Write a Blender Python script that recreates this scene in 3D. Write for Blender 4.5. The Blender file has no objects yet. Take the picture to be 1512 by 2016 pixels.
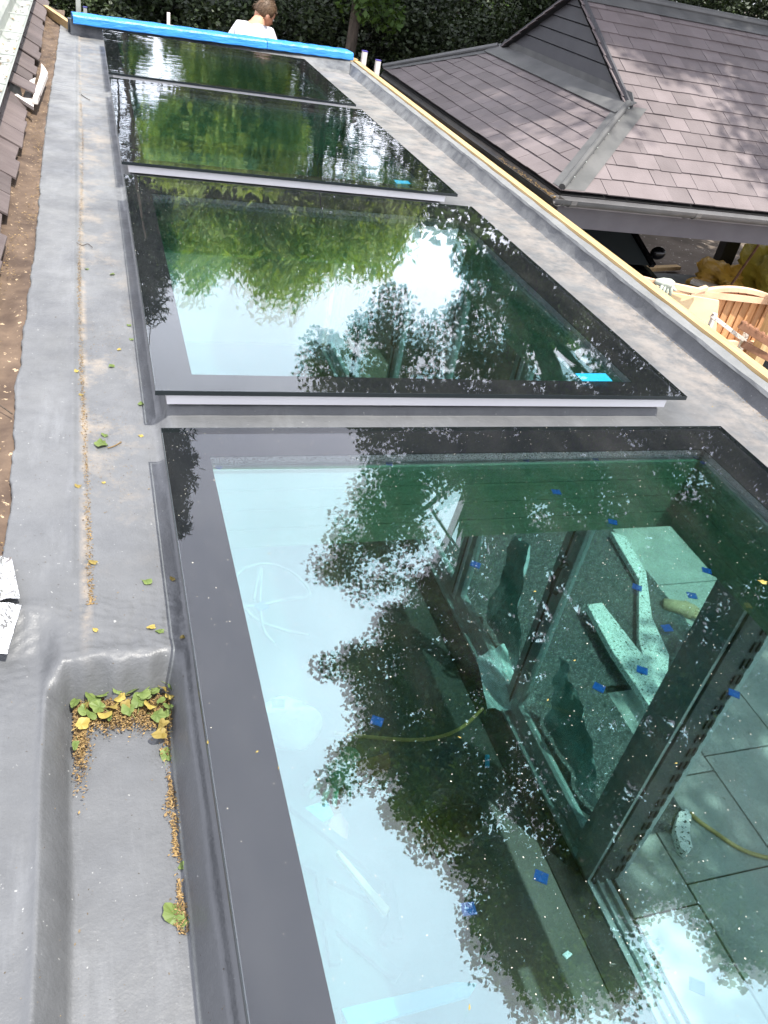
import bpy, math, random
import numpy as np
from mathutils import Vector, Matrix
random.seed(7); rng = np.random.default_rng(11)
sc = bpy.context.scene
COL = sc.collection
R = math.radians
# ------------------------------------------------------------------ camera
# metres; the camera is the origin height, ground level is z = -3.6
RM = np.array([[0.9446154, 0.0372249, -0.3260614], [-0.2819777, 0.6003698, -0.7483614], [0.1678997, 0.7988557, 0.5776151]])
cam_d = bpy.data.cameras.new('camera'); cam = bpy.data.objects.new('camera', cam_d); COL.objects.link(cam)
cam_d.sensor_fit = 'VERTICAL'; cam_d.sensor_height = 36; cam_d.sensor_width = 27
cam_d.lens = 1603. / 2016 * 36; cam_d.clip_start = 0.02; cam_d.clip_end = 2000
cam.matrix_world = Matrix([list(r) + [0] for r in RM] + [[0, 0, 0, 1]])
sc.camera = cam
# ------------------------------------------------------------------ light
SUN = Vector((0.20, -0.34, 1.0)).normalized()
elev = math.asin(SUN.z); az = math.atan2(SUN.x, SUN.y)
w = bpy.data.worlds.new('World'); sc.world = w; w.use_nodes = True
nt = w.node_tree; nt.nodes.clear()
o_ = nt.nodes.new('ShaderNodeOutputWorld'); bg = nt.nodes.new('ShaderNodeBackground')
sky = nt.nodes.new('ShaderNodeTexSky'); sky.sky_type = 'NISHITA'; sky.sun_disc = False
sky.sun_elevation = elev; sky.sun_rotation = az; sky.dust_density = 1.0
tc = nt.nodes.new('ShaderNodeTexCoord'); nz = nt.nodes.new('ShaderNodeTexNoise')
nz.inputs['Scale'].default_value = 2.2; nz.inputs['Detail'].default_value = 5; nz.inputs['Roughness'].default_value = .5
rp = nt.nodes.new('ShaderNodeMapRange'); rp.inputs[1].default_value = .35; rp.inputs[2].default_value = .65
rp.inputs[3].default_value = .62; rp.inputs[4].default_value = 1.0
mx = nt.nodes.new('ShaderNodeMix'); mx.data_type = 'RGBA'
mx.inputs[7].default_value = (12.0, 12.2, 13.6, 1)
nt.links.new(tc.outputs['Generated'], nz.inputs['Vector']); nt.links.new(nz.outputs['Fac'], rp.inputs[0])
nt.links.new(rp.outputs[0], mx.inputs[0]); dk_ = nt.nodes.new('ShaderNodeMix'); dk_.data_type = 'RGBA'; dk_.blend_type = 'DARKEN'; dk_.inputs[0].default_value = 1.0; dk_.inputs[7].default_value = (9.0, 9.6, 11.0, 1)      # thin haze evens out the bright horizon
nt.links.new(sky.outputs[0], dk_.inputs[6]); nt.links.new(dk_.outputs[2], mx.inputs[6])
nt.links.new(mx.outputs[2], bg.inputs[0]); bg.inputs[1].default_value = 0.12
nt.links.new(bg.outputs[0], o_.inputs[0])
sl = bpy.data.lights.new('sun', 'SUN'); sl.energy = 5.0; sl.angle = R(.5); sl.color = (1, .955, .88)
so = bpy.data.objects.new('sun', sl); COL.objects.link(so)
so.rotation_euler = (-SUN).to_track_quat('-Z', 'Y').to_euler(); so.location = (5, -8, 25)
sc.view_settings.view_transform = 'Standard'; sc.view_settings.look = 'None'
sc.view_settings.exposure = 0.85; sc.view_settings.gamma = 1; sc.view_settings.use_curve_mapping = False
sc.cycles.max_bounces = 10; sc.cycles.transparent_max_bounces = 24; sc.cycles.glossy_bounces = 5
sc.cycles.diffuse_bounces = 4; sc.cycles.use_denoising = True; sc.cycles.caustics_reflective = False
sc.cycles.sample_clamp_indirect = 6
G = -3.6          # ground level
# ------------------------------------------------------------------ helpers
def ray(x, y):
    v = RM @ np.array([x - 756., 1008. - y, -1603.]); return v / np.linalg.norm(v)
def P(x, y, z): v = ray(x, y); return v * (z / v[2])           # site point at height z seen at photo pixel
def PY(x, y, Y): v = ray(x, y); return v * (Y / v[1])
def PX(x, y, X): v = ray(x, y); return v * (X / v[0])
def tag(o, label=None, cat=None, group=None, kind=None):
    if label: o['label'] = label
    if cat: o['category'] = cat
    if group: o['group'] = group
    if kind: o['kind'] = kind
    return o
def thing(name, loc, label, cat, group=None, rz=0):
    o = bpy.data.objects.new(name, None); COL.objects.link(o); o.location = loc; o.rotation_euler = (0, 0, rz)
    o.empty_display_size = .1
    return tag(o, label, cat, group)
class MB:
    def __init__(s): s.v = []; s.f = []; s.c = []
    def add(s, vs, fs, c=None):
        b = len(s.v); s.v += [tuple(map(float, q)) for q in vs]; s.f += [tuple(i + b for i in f) for f in fs]
        s.c += [c if c is not None else 0.5] * len(vs); return s
    def box(s, a, b, c=None):
        (x0, y0, z0), (x1, y1, z1) = a, b
        vs = [(x0,y0,z0),(x1,y0,z0),(x1,y1,z0),(x0,y1,z0),(x0,y0,z1),(x1,y0,z1),(x1,y1,z1),(x0,y1,z1)]
        return s.add(vs, [(3,2,1,0),(4,5,6,7),(0,1,5,4),(1,2,6,5),(2,3,7,6),(3,0,4,7)], c)
    def beam(s, p, q, w, h, up=(0,0,1), c=None):
        p, q = Vector(p), Vector(q); d = (q - p).normalized(); u = Vector(up)
        sd = d.cross(u)
        if sd.length < 1e-4: sd = d.cross(Vector((1,0,0)))
        sd.normalize(); u = sd.cross(d).normalized()
        vs = [e + sd*(a*w/2) + u*(b*h/2) for e in (p, q) for a, b in ((-1,-1),(1,-1),(1,1),(-1,1))]
        return s.add(vs, [(0,1,2,3),(7,6,5,4),(0,4,5,1),(1,5,6,2),(2,6,7,3),(3,7,4,0)], c)
    def tube(s, pts, r, n=8, c=None):
        pts = [Vector(p) for p in pts]; k = len(pts); rs = r if hasattr(r, '__len__') else [r] * k
        vs = []; ref = None
        for i, p in enumerate(pts):
            d = (pts[min(i+1, k-1)] - pts[max(i-1, 0)]).normalized()
            if ref is None: ref = d.orthogonal().normalized()
            ref = (ref - d * ref.dot(d)).normalized(); b = d.cross(ref)
            vs += [p + (ref * math.cos(2*math.pi*j/n) + b * math.sin(2*math.pi*j/n)) * rs[i] for j in range(n)]
        fs = [(i*n+j, i*n+(j+1)%n, (i+1)*n+(j+1)%n, (i+1)*n+j) for i in range(k-1) for j in range(n)]
        fs += [tuple(range(n))[::-1], tuple((k-1)*n+j for j in range(n))]
        return s.add(vs, fs, c)
    def lathe(s, o, prof, n=20, c=None):
        vs = [(o[0]+r*math.cos(2*math.pi*j/n), o[1]+r*math.sin(2*math.pi*j/n), o[2]+z) for r, z in prof for j in range(n)]
        k = len(prof)
        return s.add(vs, [(i*n+j, i*n+(j+1)%n, (i+1)*n+(j+1)%n, (i+1)*n+j) for i in range(k-1) for j in range(n)], c)
    def prism(s, poly, z0, z1, c=None):
        n = len(poly); a = sum(poly[i][0]*poly[(i+1)%n][1]-poly[(i+1)%n][0]*poly[i][1] for i in range(n))
        if a < 0: poly = poly[::-1]
        vs = [(x, y, z0) for x, y in poly] + [(x, y, z1) for x, y in poly]
        return s.add(vs, [tuple(range(n))[::-1], tuple(range(n, 2*n))] + [(i, (i+1)%n, n+(i+1)%n, n+i) for i in range(n)], c)
    def slab(s, pts, off, c=None):     # planar polygon in 3D given a thickness vector
        n = len(pts); off = Vector(off); ps = [Vector(p) for p in pts]
        return s.add(ps + [p + off for p in ps], [tuple(range(n)), tuple(range(n, 2*n))[::-1]] + [((i+1)%n, i, n+i, n+(i+1)%n) for i in range(n)], c)
    def ball(s, o, r, seg=12, rings=8, sc_=(1,1,1), c=None):
        vs = [(o[0]+r*sc_[0]*math.sin(math.pi*i/rings)*math.cos(2*math.pi*j/seg), o[1]+r*sc_[1]*math.sin(math.pi*i/rings)*math.sin(2*math.pi*j/seg), o[2]+r*sc_[2]*math.cos(math.pi*i/rings)) for i in range(rings+1) for j in range(seg)]
        return s.add(vs, [(i*seg+j, (i+1)*seg+j, (i+1)*seg+(j+1)%seg, i*seg+(j+1)%seg) for i in range(rings) for j in range(seg)], c)
    def build(s, name, mat, parent=None, smooth=False, bevel=0, base=None):
        me = bpy.data.meshes.new(name); off = Vector((0,0,0))
        o = bpy.data.objects.new(name, me); COL.objects.link(o)
        if parent is not None:
            o.parent = parent; q = parent; 
            while q is not None: off = off + Vector(q.location); q = q.parent
        elif base is not None: off = Vector(base); o.location = off
        va = np.array(s.v) - np.array(off)[None, :]
        me.from_pydata(va.tolist(), [], s.f)
        at = me.attributes.new('tint', 'FLOAT', 'POINT'); at.data.foreach_set('value', s.c)
        me.materials.append(mat)
        if smooth: me.polygons.foreach_set('use_smooth', [True] * len(me.polygons))
        if bevel:
            m = o.modifiers.new('bevel', 'BEVEL'); m.width = bevel; m.segments = 2; m.limit_method = 'ANGLE'; m.angle_limit = R(40)
        me.update(); return o
# ---- materials
def newmat(name):
    m = bpy.data.materials.new(name); m.use_nodes = True; nt = m.node_tree; nt.nodes.clear()
    out = nt.nodes.new('ShaderNodeOutputMaterial'); return m, nt, out
class N:      # tiny node helper
    def __init__(s, nt): s.nt = nt
    def n(s, t, **k):
        x = s.nt.nodes.new('ShaderNode' + t)
        for a, b in k.items():
            if a.startswith('i_'): x.inputs[a[2:].replace('_', ' ')].default_value = b
            else: setattr(x, a, b)
        return x
    def l(s, a, b): s.nt.links.new(a, b)
    def noise(s, vec, scale, detail=4, rough=.55):
        x = s.n('TexNoise'); x.inputs['Scale'].default_value = scale; x.inputs['Detail'].default_value = detail
        x.inputs['Roughness'].default_value = rough
        if vec is not None: s.l(vec, x.inputs['Vector'])
        return x.outputs['Fac']
    def rng(s, f, a, b, c=0., d=1.):
        x = s.n('MapRange'); 
        for i, v in zip((1,2,3,4), (a,b,c,d)): x.inputs[i].default_value = v
        s.l(f, x.inputs[0]); return x.outputs[0]
    def mix(s, f, a, b, bt='MIX'):
        x = s.n('Mix', data_type='RGBA', blend_type=bt)
        for i, v in ((0, f), (6, a), (7, b)):
            if isinstance(v, (int, float)): x.inputs[i].default_value = v
            elif isinstance(v, tuple): x.inputs[i].default_value = v if len(v) == 4 else v + (1,)
            else: s.l(v, x.inputs[i])
        return x.outputs[2]
    def math(s, op, a, b=0.):
        x = s.n('Math', operation=op)
        for i, v in ((0, a), (1, b)):
            if isinstance(v, (int, float)): x.inputs[i].default_value = v
            else: s.l(v, x.inputs[i])
        return x.outputs[0]
    def bump(s, h, strength, dist=.01):
        x = s.n('Bump'); x.inputs['Strength'].default_value = strength; x.inputs['Distance'].default_value = dist
        s.l(h, x.inputs['Height']); return x.outputs['Normal']
def surf(name, col, col2=None, scale=6, rough=.6, bump=0, bscale=40, metal=0, spec=.5, speck=None, stretch=None, tint=0, bdist=.004, detail=5):
    m, nt, out = newmat(name); h = N(nt); b = h.n('BsdfPrincipled'); h.l(b.outputs[0], out.inputs[0])
    tc = h.n('TexCoord').outputs['Object']
    if stretch:
        mp = h.n('Mapping'); mp.inputs['Scale'].default_value = stretch; h.l(tc, mp.inputs['Vector']); tc = mp.outputs[0]
    c = tuple(col) + (1,)
    b.inputs['Base Color'].default_value = c; b.inputs['Roughness'].default_value = rough
    b.inputs['Metallic'].default_value = metal; b.inputs['Specular IOR Level'].default_value = spec
    cur = None
    if col2: cur = h.mix(h.rng(h.noise(tc, scale, detail), .35, .65), tuple(col), tuple(col2))
    if tint:
        a = h.n('Attribute', attribute_name='tint').outputs['Fac']
        cur = h.mix(1.0, cur if cur is not None else tuple(col), h.mix(a, (1-tint,)*3, (1+tint,)*3), 'MULTIPLY')
    if speck:
        sp = h.rng(h.noise(tc, speck[1], 2, .6), speck[2], speck[2] + .03)
        cur = h.mix(sp, cur if cur is not None else tuple(col), tuple(speck[0]))
    if cur is not None: h.l(cur, b.inputs['Base Color'])
    if bump: h.l(h.bump(h.noise(tc, bscale, 4), bump, bdist), b.inputs['Normal'])
    return m
def leafmat(name, c1, c2, trans=.35, spec=.25):
    m, nt, out = newmat(name); h = N(nt)
    a = h.n('Attribute', attribute_name='tint').outputs['Fac']
    c = h.mix(a, c1, c2)
    b = h.n('BsdfPrincipled'); h.l(c, b.inputs['Base Color']); b.inputs['Roughness'].default_value = .5; b.inputs['Specular IOR Level'].default_value = spec
    t = h.n('BsdfTranslucent'); h.l(h.mix(1.0, c, (1.25, 1.25, .55), 'MULTIPLY'), t.inputs[0])
    s = h.n('MixShader'); s.inputs[0].default_value = trans; h.l(b.outputs[0], s.inputs[1]); h.l(t.outputs[0], s.inputs[2]); h.l(s.outputs[0], out.inputs[0])
    return m
def glassmat(name, tint, f0, wav=0, wscale=(6,6,6), refl=(1,1,1), f90=1.0, dust=0):
    m, nt, out = newmat(name); h = N(nt)
    lw = h.n('LayerWeight'); lw.inputs['Blend'].default_value = .5
    f5 = h.math('POWER', lw.outputs['Facing'], 4.6)
    fr = h.math('ADD', h.math('MULTIPLY', f5, f90 - f0), f0)
    tr = h.n('BsdfTransparent'); tr.inputs[0].default_value = tuple(tint) + (1,)
    gl = h.n('BsdfGlossy'); gl.inputs['Roughness'].default_value = 0.0; gl.inputs[0].default_value = tuple(refl) + (1,)
    if wav:
        tc = h.n('TexCoord').outputs['Object']; mp = h.n('Mapping'); mp.inputs['Scale'].default_value = wscale
        h.l(tc, mp.inputs['Vector'])
        bn = h.bump(h.noise(mp.outputs[0], 1.0, 1.5, .4), 1.0, wav); h.l(bn, gl.inputs['Normal'])
    s = h.n('MixShader'); h.l(fr, s.inputs[0]); h.l(tr.outputs[0], s.inputs[1]); h.l(gl.outputs[0], s.inputs[2])
    if dust:
        tc = h.n('TexCoord').outputs['Object']; mp = h.n('Mapping'); mp.inputs['Scale'].default_value = (2, .7, 1); mp.inputs['Rotation'].default_value = (0, 0, .5); h.l(tc, mp.inputs['Vector'])
        f = h.math('MULTIPLY', h.rng(h.noise(mp.outputs[0], 4, 8, .7), .42, .75), h.rng(h.noise(tc, 1.3, 3, .6), .35, .7, .25, 1.))
        f = h.math('ADD', h.math('MULTIPLY', f, dust), h.math('MULTIPLY', h.rng(h.noise(tc, 55, 3, .6), .68, .76), dust*.9))
        d = h.n('BsdfDiffuse'); d.inputs[0].default_value = (.55, .53, .48, 1); s2 = h.n('MixShader'); h.l(f, s2.inputs[0]); h.l(s.outputs[0], s2.inputs[1]); h.l(d.outputs[0], s2.inputs[2]); s = s2
    h.l(s.outputs[0], out.inputs[0])
    return m
def grp(name, base=(.090,.094,.099), gloss=.42, dusty=False, wet=False):
    m, nt, out = newmat(name); h = N(nt); b = h.n('BsdfPrincipled'); h.l(b.outputs[0], out.inputs[0])
    tc = h.n('TexCoord').outputs['Object']
    n1 = h.rng(h.noise(tc, 2.6, 6, .6), .3, .7); n2 = h.rng(h.noise(tc, 26, 5, .65), .35, .7)
    c = h.mix(n1, tuple(x*.86 for x in base), tuple(x*1.16 for x in base)); c = h.mix(h.math('MULTIPLY', n2, .35), c, tuple(x*1.45 for x in base))
    sep = h.n('SeparateXYZ'); h.l(tc, sep.inputs[0])
    mp = h.n('Mapping'); mp.inputs['Scale'].default_value = (9, 1.4, 1); mp.inputs['Rotation'].default_value = (0, 0, .12); h.l(tc, mp.inputs['Vector'])
    st = h.rng(h.noise(mp.outputs[0], 2.2, 7, .7), .54, .72); c = h.mix(h.math('MULTIPLY', st, .40), c, tuple(x*1.9 for x in base))
    dk = h.rng(h.noise(tc, 1.3, 7, .65), .52, .62); c = h.mix(h.math('MULTIPLY', dk, .45), c, tuple(x*.62 for x in base))
    # mottled paler grey, mixed in more toward the far end of the sheet
    far = h.rng(sep.outputs[1], -2.6, 1.7)
    film = h.math('MULTIPLY', h.rng(h.noise(tc, 5, 6, .7), .38, .75), h.math('ADD', h.math('MULTIPLY', far, .75), .12))
    c = h.mix(film, c, (.235, .24, .235))
    if dusty:
        rb = h.math('MULTIPLY', h.rng(sep.outputs[0], .80, 1.05), h.rng(sep.outputs[0], 1.28, 1.16))
        dn = h.math('MULTIPLY', rb, h.rng(h.noise(tc, 9, 7, .75), .40, .60))
        c = h.mix(h.math('MULTIPLY', dn, .55), c, (.31, .27, .235))
        lb = h.math('MULTIPLY', h.rng(sep.outputs[0], -1.04, -1.02), h.rng(sep.outputs[0], -.86, -.95))
        dl = h.math('MULTIPLY', lb, h.math('MULTIPLY', h.rng(h.noise(tc, 7, 7, .75), .50, .66), h.rng(sep.outputs[1], -2.6, -2.0)))
        c = h.mix(h.math('MULTIPLY', dl, .5), c, (.30, .25, .19))
        band = h.math('MULTIPLY', h.rng(h.math('ABSOLUTE', h.math('ADD', sep.outputs[0], 1.036)), .014, .002), h.rng(h.noise(tc, 14, 5, .7), .42, .62))
        c = h.mix(h.math('MULTIPLY', h.math('MULTIPLY', band, .55), h.rng(sep.outputs[1], -2.75, -2.6)), c, (.34, .27, .19))
    wsp = h.rng(h.noise(tc, 110, 2, .5), .725, .76); c = h.mix(h.math('MULTIPLY', wsp, .4), c, (.45, .45, .43))
    h.l(c, b.inputs['Base Color'])
    h.l(h.rng(h.noise(tc, 7, 4), .3, .7, gloss - .08, gloss + .14), b.inputs['Roughness']); b.inputs['Specular IOR Level'].default_value = .5
    nb = h.math('ADD', h.math('MULTIPLY', h.noise(tc, 18, 5, .6), 1.0), h.math('MULTIPLY', h.noise(tc, 90, 3, .6), .35))
    nb = h.math('ADD', nb, h.math('MULTIPLY', h.noise(tc, 210, 2, .5), .22)); h.l(h.bump(nb, .42, .006), b.inputs['Normal'])
    return m
M = {}
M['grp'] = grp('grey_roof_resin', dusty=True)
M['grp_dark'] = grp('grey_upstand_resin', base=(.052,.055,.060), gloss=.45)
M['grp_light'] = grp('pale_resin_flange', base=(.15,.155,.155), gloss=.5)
M['membrane'] = surf('brown_membrane', (.055,.034,.022), (.13,.088,.058), 9, .8, .9, 26, speck=((.36,.27,.17), 60, .66))
M['slate'] = surf('heather_slate', (.120,.100,.101), (.152,.128,.129), 2.5, .55, .45, 50, tint=.15, speck=((.42,.38,.36), 150, .76))
M['slate_left'] = surf('brown_slate', (.088,.068,.066), (.118,.094,.090), 8, .6, .5, 60, tint=.22, stretch=(1,3,1))
M['lead'] = surf('lead_flashing', (.072,.074,.074), (.105,.105,.104), 5, .5, .2, 20, speck=((.4,.4,.38), 110, .77))
M['cladding'] = surf('slate_grey_cladding', (.052,.052,.058), (.062,.062,.068), 4, .5, .1, 60)
M['gutter'] = surf('grey_gutter', (.15,.145,.14), (.19,.185,.18), 6, .4, .1, 40)
M['gutter_shaded'] = surf('shaded_gutter', (.03,.027,.026), (.05,.045,.04), 6, .45, .1, 40)  # side gutter: its shade is put into the colour, front one is lit grey
M['fascia'] = surf('grey_fascia', (.09,.085,.095), (.11,.105,.115), 5, .5, .15, 60)
M['wood_edge'] = surf('raw_pine', (.40,.27,.12), (.52,.37,.18), 5, .65, .2, 80, stretch=(8,.7,8))
M['wood_post'] = surf('pine_post', (.42,.28,.13), (.55,.38,.19), 6, .65, .2, 80, stretch=(9,9,1))
M['reveal'] = surf('painted_timber_boards', (.17,.25,.17), (.22,.31,.21), 5, .6, .35, 30, stretch=(.6,6,22))
M['frit'] = surf('black_enamel', (.008,.008,.010), rough=.7, spec=.1)
M['spacer'] = surf('black_spacer', (.02,.02,.022), rough=.35)
M['spacer_metal'] = surf('perforated_spacer', (.16,.16,.17), rough=.35, metal=.6, speck=((.02,.02,.02), 420, .52))
M['white_frame'] = surf('white_aluminium', (.74,.73,.74), (.78,.77,.78), 3, .35, .05, 60)
M['edge_dark'] = surf('glass_edge', (.015,.02,.022), rough=.2)
M['blue_film'] = surf('blue_protective_film', (.015,.17,.50), (.03,.24,.60), 3, .38, .7, 12, stretch=(1,5,5), bdist=.01)
M['alu'] = surf('grey_aluminium', (.30,.35,.37), (.35,.40,.42), 4, .35, .05, 60, metal=.2)
M['alu_dark'] = surf('anthracite_aluminium', (.045,.05,.055), rough=.4)
M['black'] = surf('black_rubber', (.008,.008,.008), rough=.5)
M['concrete'] = surf('concrete_screed', (.065,.07,.068), (.10,.105,.10), 3, .8, .3, 50, speck=((.3,.3,.29), 60, .72))
M['wall'] = surf('bare_plasterboard', (.42,.41,.38), (.47,.46,.43), 3, .8, .1, 60)
M['paving'] = surf('porcelain_paving', (.30,.31,.30), (.42,.43,.41), 4, .6, .15, 40, tint=.14, speck=((.18,.18,.17), 30, .72))
M['joint'] = surf('dark_joint', (.02,.02,.02), rough=.9)
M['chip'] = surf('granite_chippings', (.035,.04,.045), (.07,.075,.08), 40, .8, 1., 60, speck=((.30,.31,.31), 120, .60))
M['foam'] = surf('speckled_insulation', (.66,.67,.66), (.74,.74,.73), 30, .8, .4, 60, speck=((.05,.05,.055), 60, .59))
M['plastic_sheet'] = surf('polythene', (.55,.68,.72), (.70,.80,.84), 6, .25, .8, 14, bdist=.02)
M['ground'] = surf('gravel_drive', (.10,.080,.062), (.165,.135,.11), 1.6, .95, .6, 30, speck=((.42,.38,.34), 14, .66), bdist=.02, detail=9)
M['bark'] = surf('bark', (.045,.035,.026), (.09,.07,.052), 8, .9, 1., 30, stretch=(3,3,.6), bdist=.02)
M['leaf_near'] = leafmat('leaf_lime', (.032,.052,.014), (.085,.115,.030), .45)
M['leaf_sun'] = leafmat('leaf_willow', (.12,.185,.045), (.29,.36,.095), .42)
M['leaf_dark'] = leafmat('leaf_conifer', (.014,.030,.013), (.032,.055,.022), .12)
M['leaf_mid'] = leafmat('leaf_beech', (.028,.060,.016), (.085,.145,.035), .3)
M['leaf_laurel_shaded'] = leafmat('leaf_laurel_shaded', (.006,.014,.005), (.042,.064,.022), .08, .5)  # near-black leaf colour stands in for canopy shade over the thicket
M['fallen_green'] = leafmat('fallen_green_leaf', (.06,.10,.02), (.17,.22,.07), .15)
M['fallen_yellow'] = leafmat('fallen_yellow_leaf', (.24,.19,.04), (.40,.31,.09), .15)
M['fallen_brown'] = leafmat('fallen_brown_leaf', (.16,.12,.03), (.26,.20,.06), .1)
M['litter'] = leafmat('seed_litter', (.045,.026,.012), (.30,.20,.08), .05)
M['leaf_grit'] = leafmat('bud_scale_grit', (.03,.022,.014), (.20,.15,.09), .02)
M['pollen'] = surf('pollen_specks', (.72,.70,.58), rough=.8)
M['foil'] = surf('foil_tape', (.80,.80,.80), (.70,.70,.71), 8, .22, 1., 16, metal=.85, bdist=.02)
M['white_pvc'] = surf('weathered_white_pvc', (.25,.27,.25), (.33,.35,.32), 6, .45, .1, 40, speck=((.12,.11,.05), 30, .72))
M['white_pvc2'] = surf('pinkish_white_plastic', (.60,.55,.51), (.68,.63,.59), 6, .5, .1, 40)
M['car'] = surf('black_car_paint', (.006,.006,.007), rough=.22, spec=.4)
M['car_glass'] = surf('car_glass', (.055,.065,.065), rough=.05, spec=.9)
M['tyre'] = surf('tyre', (.012,.012,.012), rough=.8)
M['rim'] = surf('wheel_rim', (.35,.35,.36), rough=.3, metal=.9)
M['yellow_bag'] = surf('yellow_polythene', (.36,.28,.03), (.48,.38,.06), 4, .35, .9, 9, bdist=.04)
M['orange_bag'] = surf('orange_polythene', (.42,.23,.03), (.52,.31,.05), 4, .35, .9, 9, bdist=.04)
M['cedar'] = surf('cedar_board', (.46,.22,.09), (.62,.34,.16), 5, .65, .3, 50, stretch=(12,12,1.2), tint=.22)
M['cedar_pale'] = surf('cedar_rail', (.66,.42,.26), (.74,.50,.33), 5, .65, .2, 50)
M['ply'] = surf('plywood_sheet', (.74,.56,.32), (.80,.62,.38), 2, .6, .1, 60, stretch=(1,1,5))
M['rust'] = surf('rusty_bar', (.16,.07,.035), (.27,.13,.07), 12, .8, .5, 50)
M['splash'] = surf('paint_splashed_wood', (.60,.52,.44), (.72,.66,.58), 14, .7, .3, 60, speck=((.26,.2,.16), 50, .62))
M['skin'] = surf('skin', (.48,.24,.15), (.54,.28,.18), 8, .5)
M['hair'] = surf('brown_hair', (.055,.030,.014), (.10,.058,.028), 30, .6, .8, 60, stretch=(1,1,.3))
M['tshirt'] = surf('white_cotton', (.62,.61,.63), rough=.9, bump=.8, bscale=7, bdist=.03)
M['jeans'] = surf('dark_trousers', (.03,.035,.05), rough=.8)
M['blue'] = surf('blue_tape', (.004,.09,.46), (.006,.11,.52), 30, .45)
M['blue_cyan'] = surf('cyan_label', (.02,.36,.60), rough=.4)
M['cable'] = surf('ochre_hose', (.42,.30,.10), (.50,.36,.13), 6, .5)
M['cable_grey'] = surf('pale_cable', (.24,.26,.25), rough=.5)
M['glove'] = surf('grey_green_glove', (.42,.46,.38), (.52,.55,.46), 20, .8, .4, 60)
M['glove_brown'] = surf('suede_glove', (.40,.28,.17), (.52,.38,.24), 20, .8, .4, 60)
M['glove_green'] = surf('green_glove', (.03,.26,.15), (.06,.34,.2), 20, .7, .4, 60)
M['packet'] = surf('sealant_packet', (.03,.42,.60), (.05,.50,.66), 9, .4)
M['pink'] = surf('pink_card', (.52,.20,.20), rough=.7)
M['brownred'] = surf('terracotta_scrap', (.30,.08,.04), rough=.7)
M['pale_wood'] = surf('clean_batten', (.60,.46,.24), (.68,.54,.30), 5, .6, .1, 40, stretch=(1,6,6))
M['sack'] = surf('white_rubble_sack', (.52,.54,.54), (.62,.64,.64), 8, .6, .8, 12, bdist=.03)
M['grey_plastic'] = surf('dark_grey_plastic', (.05,.055,.06), rough=.5)
M['tip_purple'] = surf('purple_painted_tip', (.05,.035,.22), rough=.6)
M['navy'] = surf('navy_clip', (.03,.03,.20), rough=.5)

# ------------------------------------------------------------------ ground
g = MB(); xs = sorted(set([-900,-300,-100,-40,-15] + [x*1.0 for x in range(-8, 22)] + [30,60,120,300,900])); ys = sorted(set([-900,-300,-100,-40,-15] + [y*1.0 for y in range(-8, 30)] + [40,70,120,300,900]))
vs = [(x, y, G - .03 + (.02 * math.sin(x*1.7) * math.cos(y*1.3))) for x in xs for y in ys]
g.add(vs, [(i*len(ys)+j, (i+1)*len(ys)+j, (i+1)*len(ys)+j+1, i*len(ys)+j+1) for i in range(len(xs)-1) for j in range(len(ys)-1)])
tag(g.build('ground', M['ground'], smooth=True), kind='structure')
# patio slabs
pb = MB(); pj = MB()
pj.box((2.30, -3, G-.02), (5.6, 4.93, G+.012))
tag(pj.build('patio_bed', M['joint']), kind='structure')
x = 2.70
cols = [(2.32,2.68),(2.69,3.265),(3.275,3.83),(3.84,4.49),(4.50,5.12),(5.13,5.6)]
for k, (xa, xb) in enumerate(cols):
    y = -3 + (.35 if k % 2 else 0)
    if k < 3: ye = [ -3, -2.1, -1.2, -.3, .6, 1.40 + .1*k, 1.98+.1*k, 2.62+.1*k]
    else: ye = [-3,-2.2,-1.3,-.4,.5,1.45,2.30,3.12,3.62 + (.1 if k == 4 else 0),4.40,4.93]
    for a, b in zip(ye[:-1], ye[1:]):
        if k < 3 and k > 0: pass
        pb.box((xa, a+.005, G), (xb, b-.005, G+.022+random.uniform(0,.001)), random.random())
tag(pb.build('patio', M['paving'], bevel=.003), kind='structure')
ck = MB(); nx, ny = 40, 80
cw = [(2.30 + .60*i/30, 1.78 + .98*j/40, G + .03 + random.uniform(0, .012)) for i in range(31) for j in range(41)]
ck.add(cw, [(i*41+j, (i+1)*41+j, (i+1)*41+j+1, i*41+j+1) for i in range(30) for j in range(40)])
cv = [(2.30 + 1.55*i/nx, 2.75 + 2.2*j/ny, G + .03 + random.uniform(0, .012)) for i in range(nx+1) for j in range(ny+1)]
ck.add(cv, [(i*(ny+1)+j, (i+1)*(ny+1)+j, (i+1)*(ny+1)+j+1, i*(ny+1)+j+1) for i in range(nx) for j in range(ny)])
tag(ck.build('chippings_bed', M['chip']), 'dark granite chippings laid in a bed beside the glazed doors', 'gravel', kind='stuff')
kb = MB(); kb.box((3.86, 4.93, G), (5.6, 5.05, G+.16)); tag(kb.build('sleeper_edging', M['pale_wood'], bevel=.005), 'pale timber sleeper edging the back of the paving', 'edging')

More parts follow.
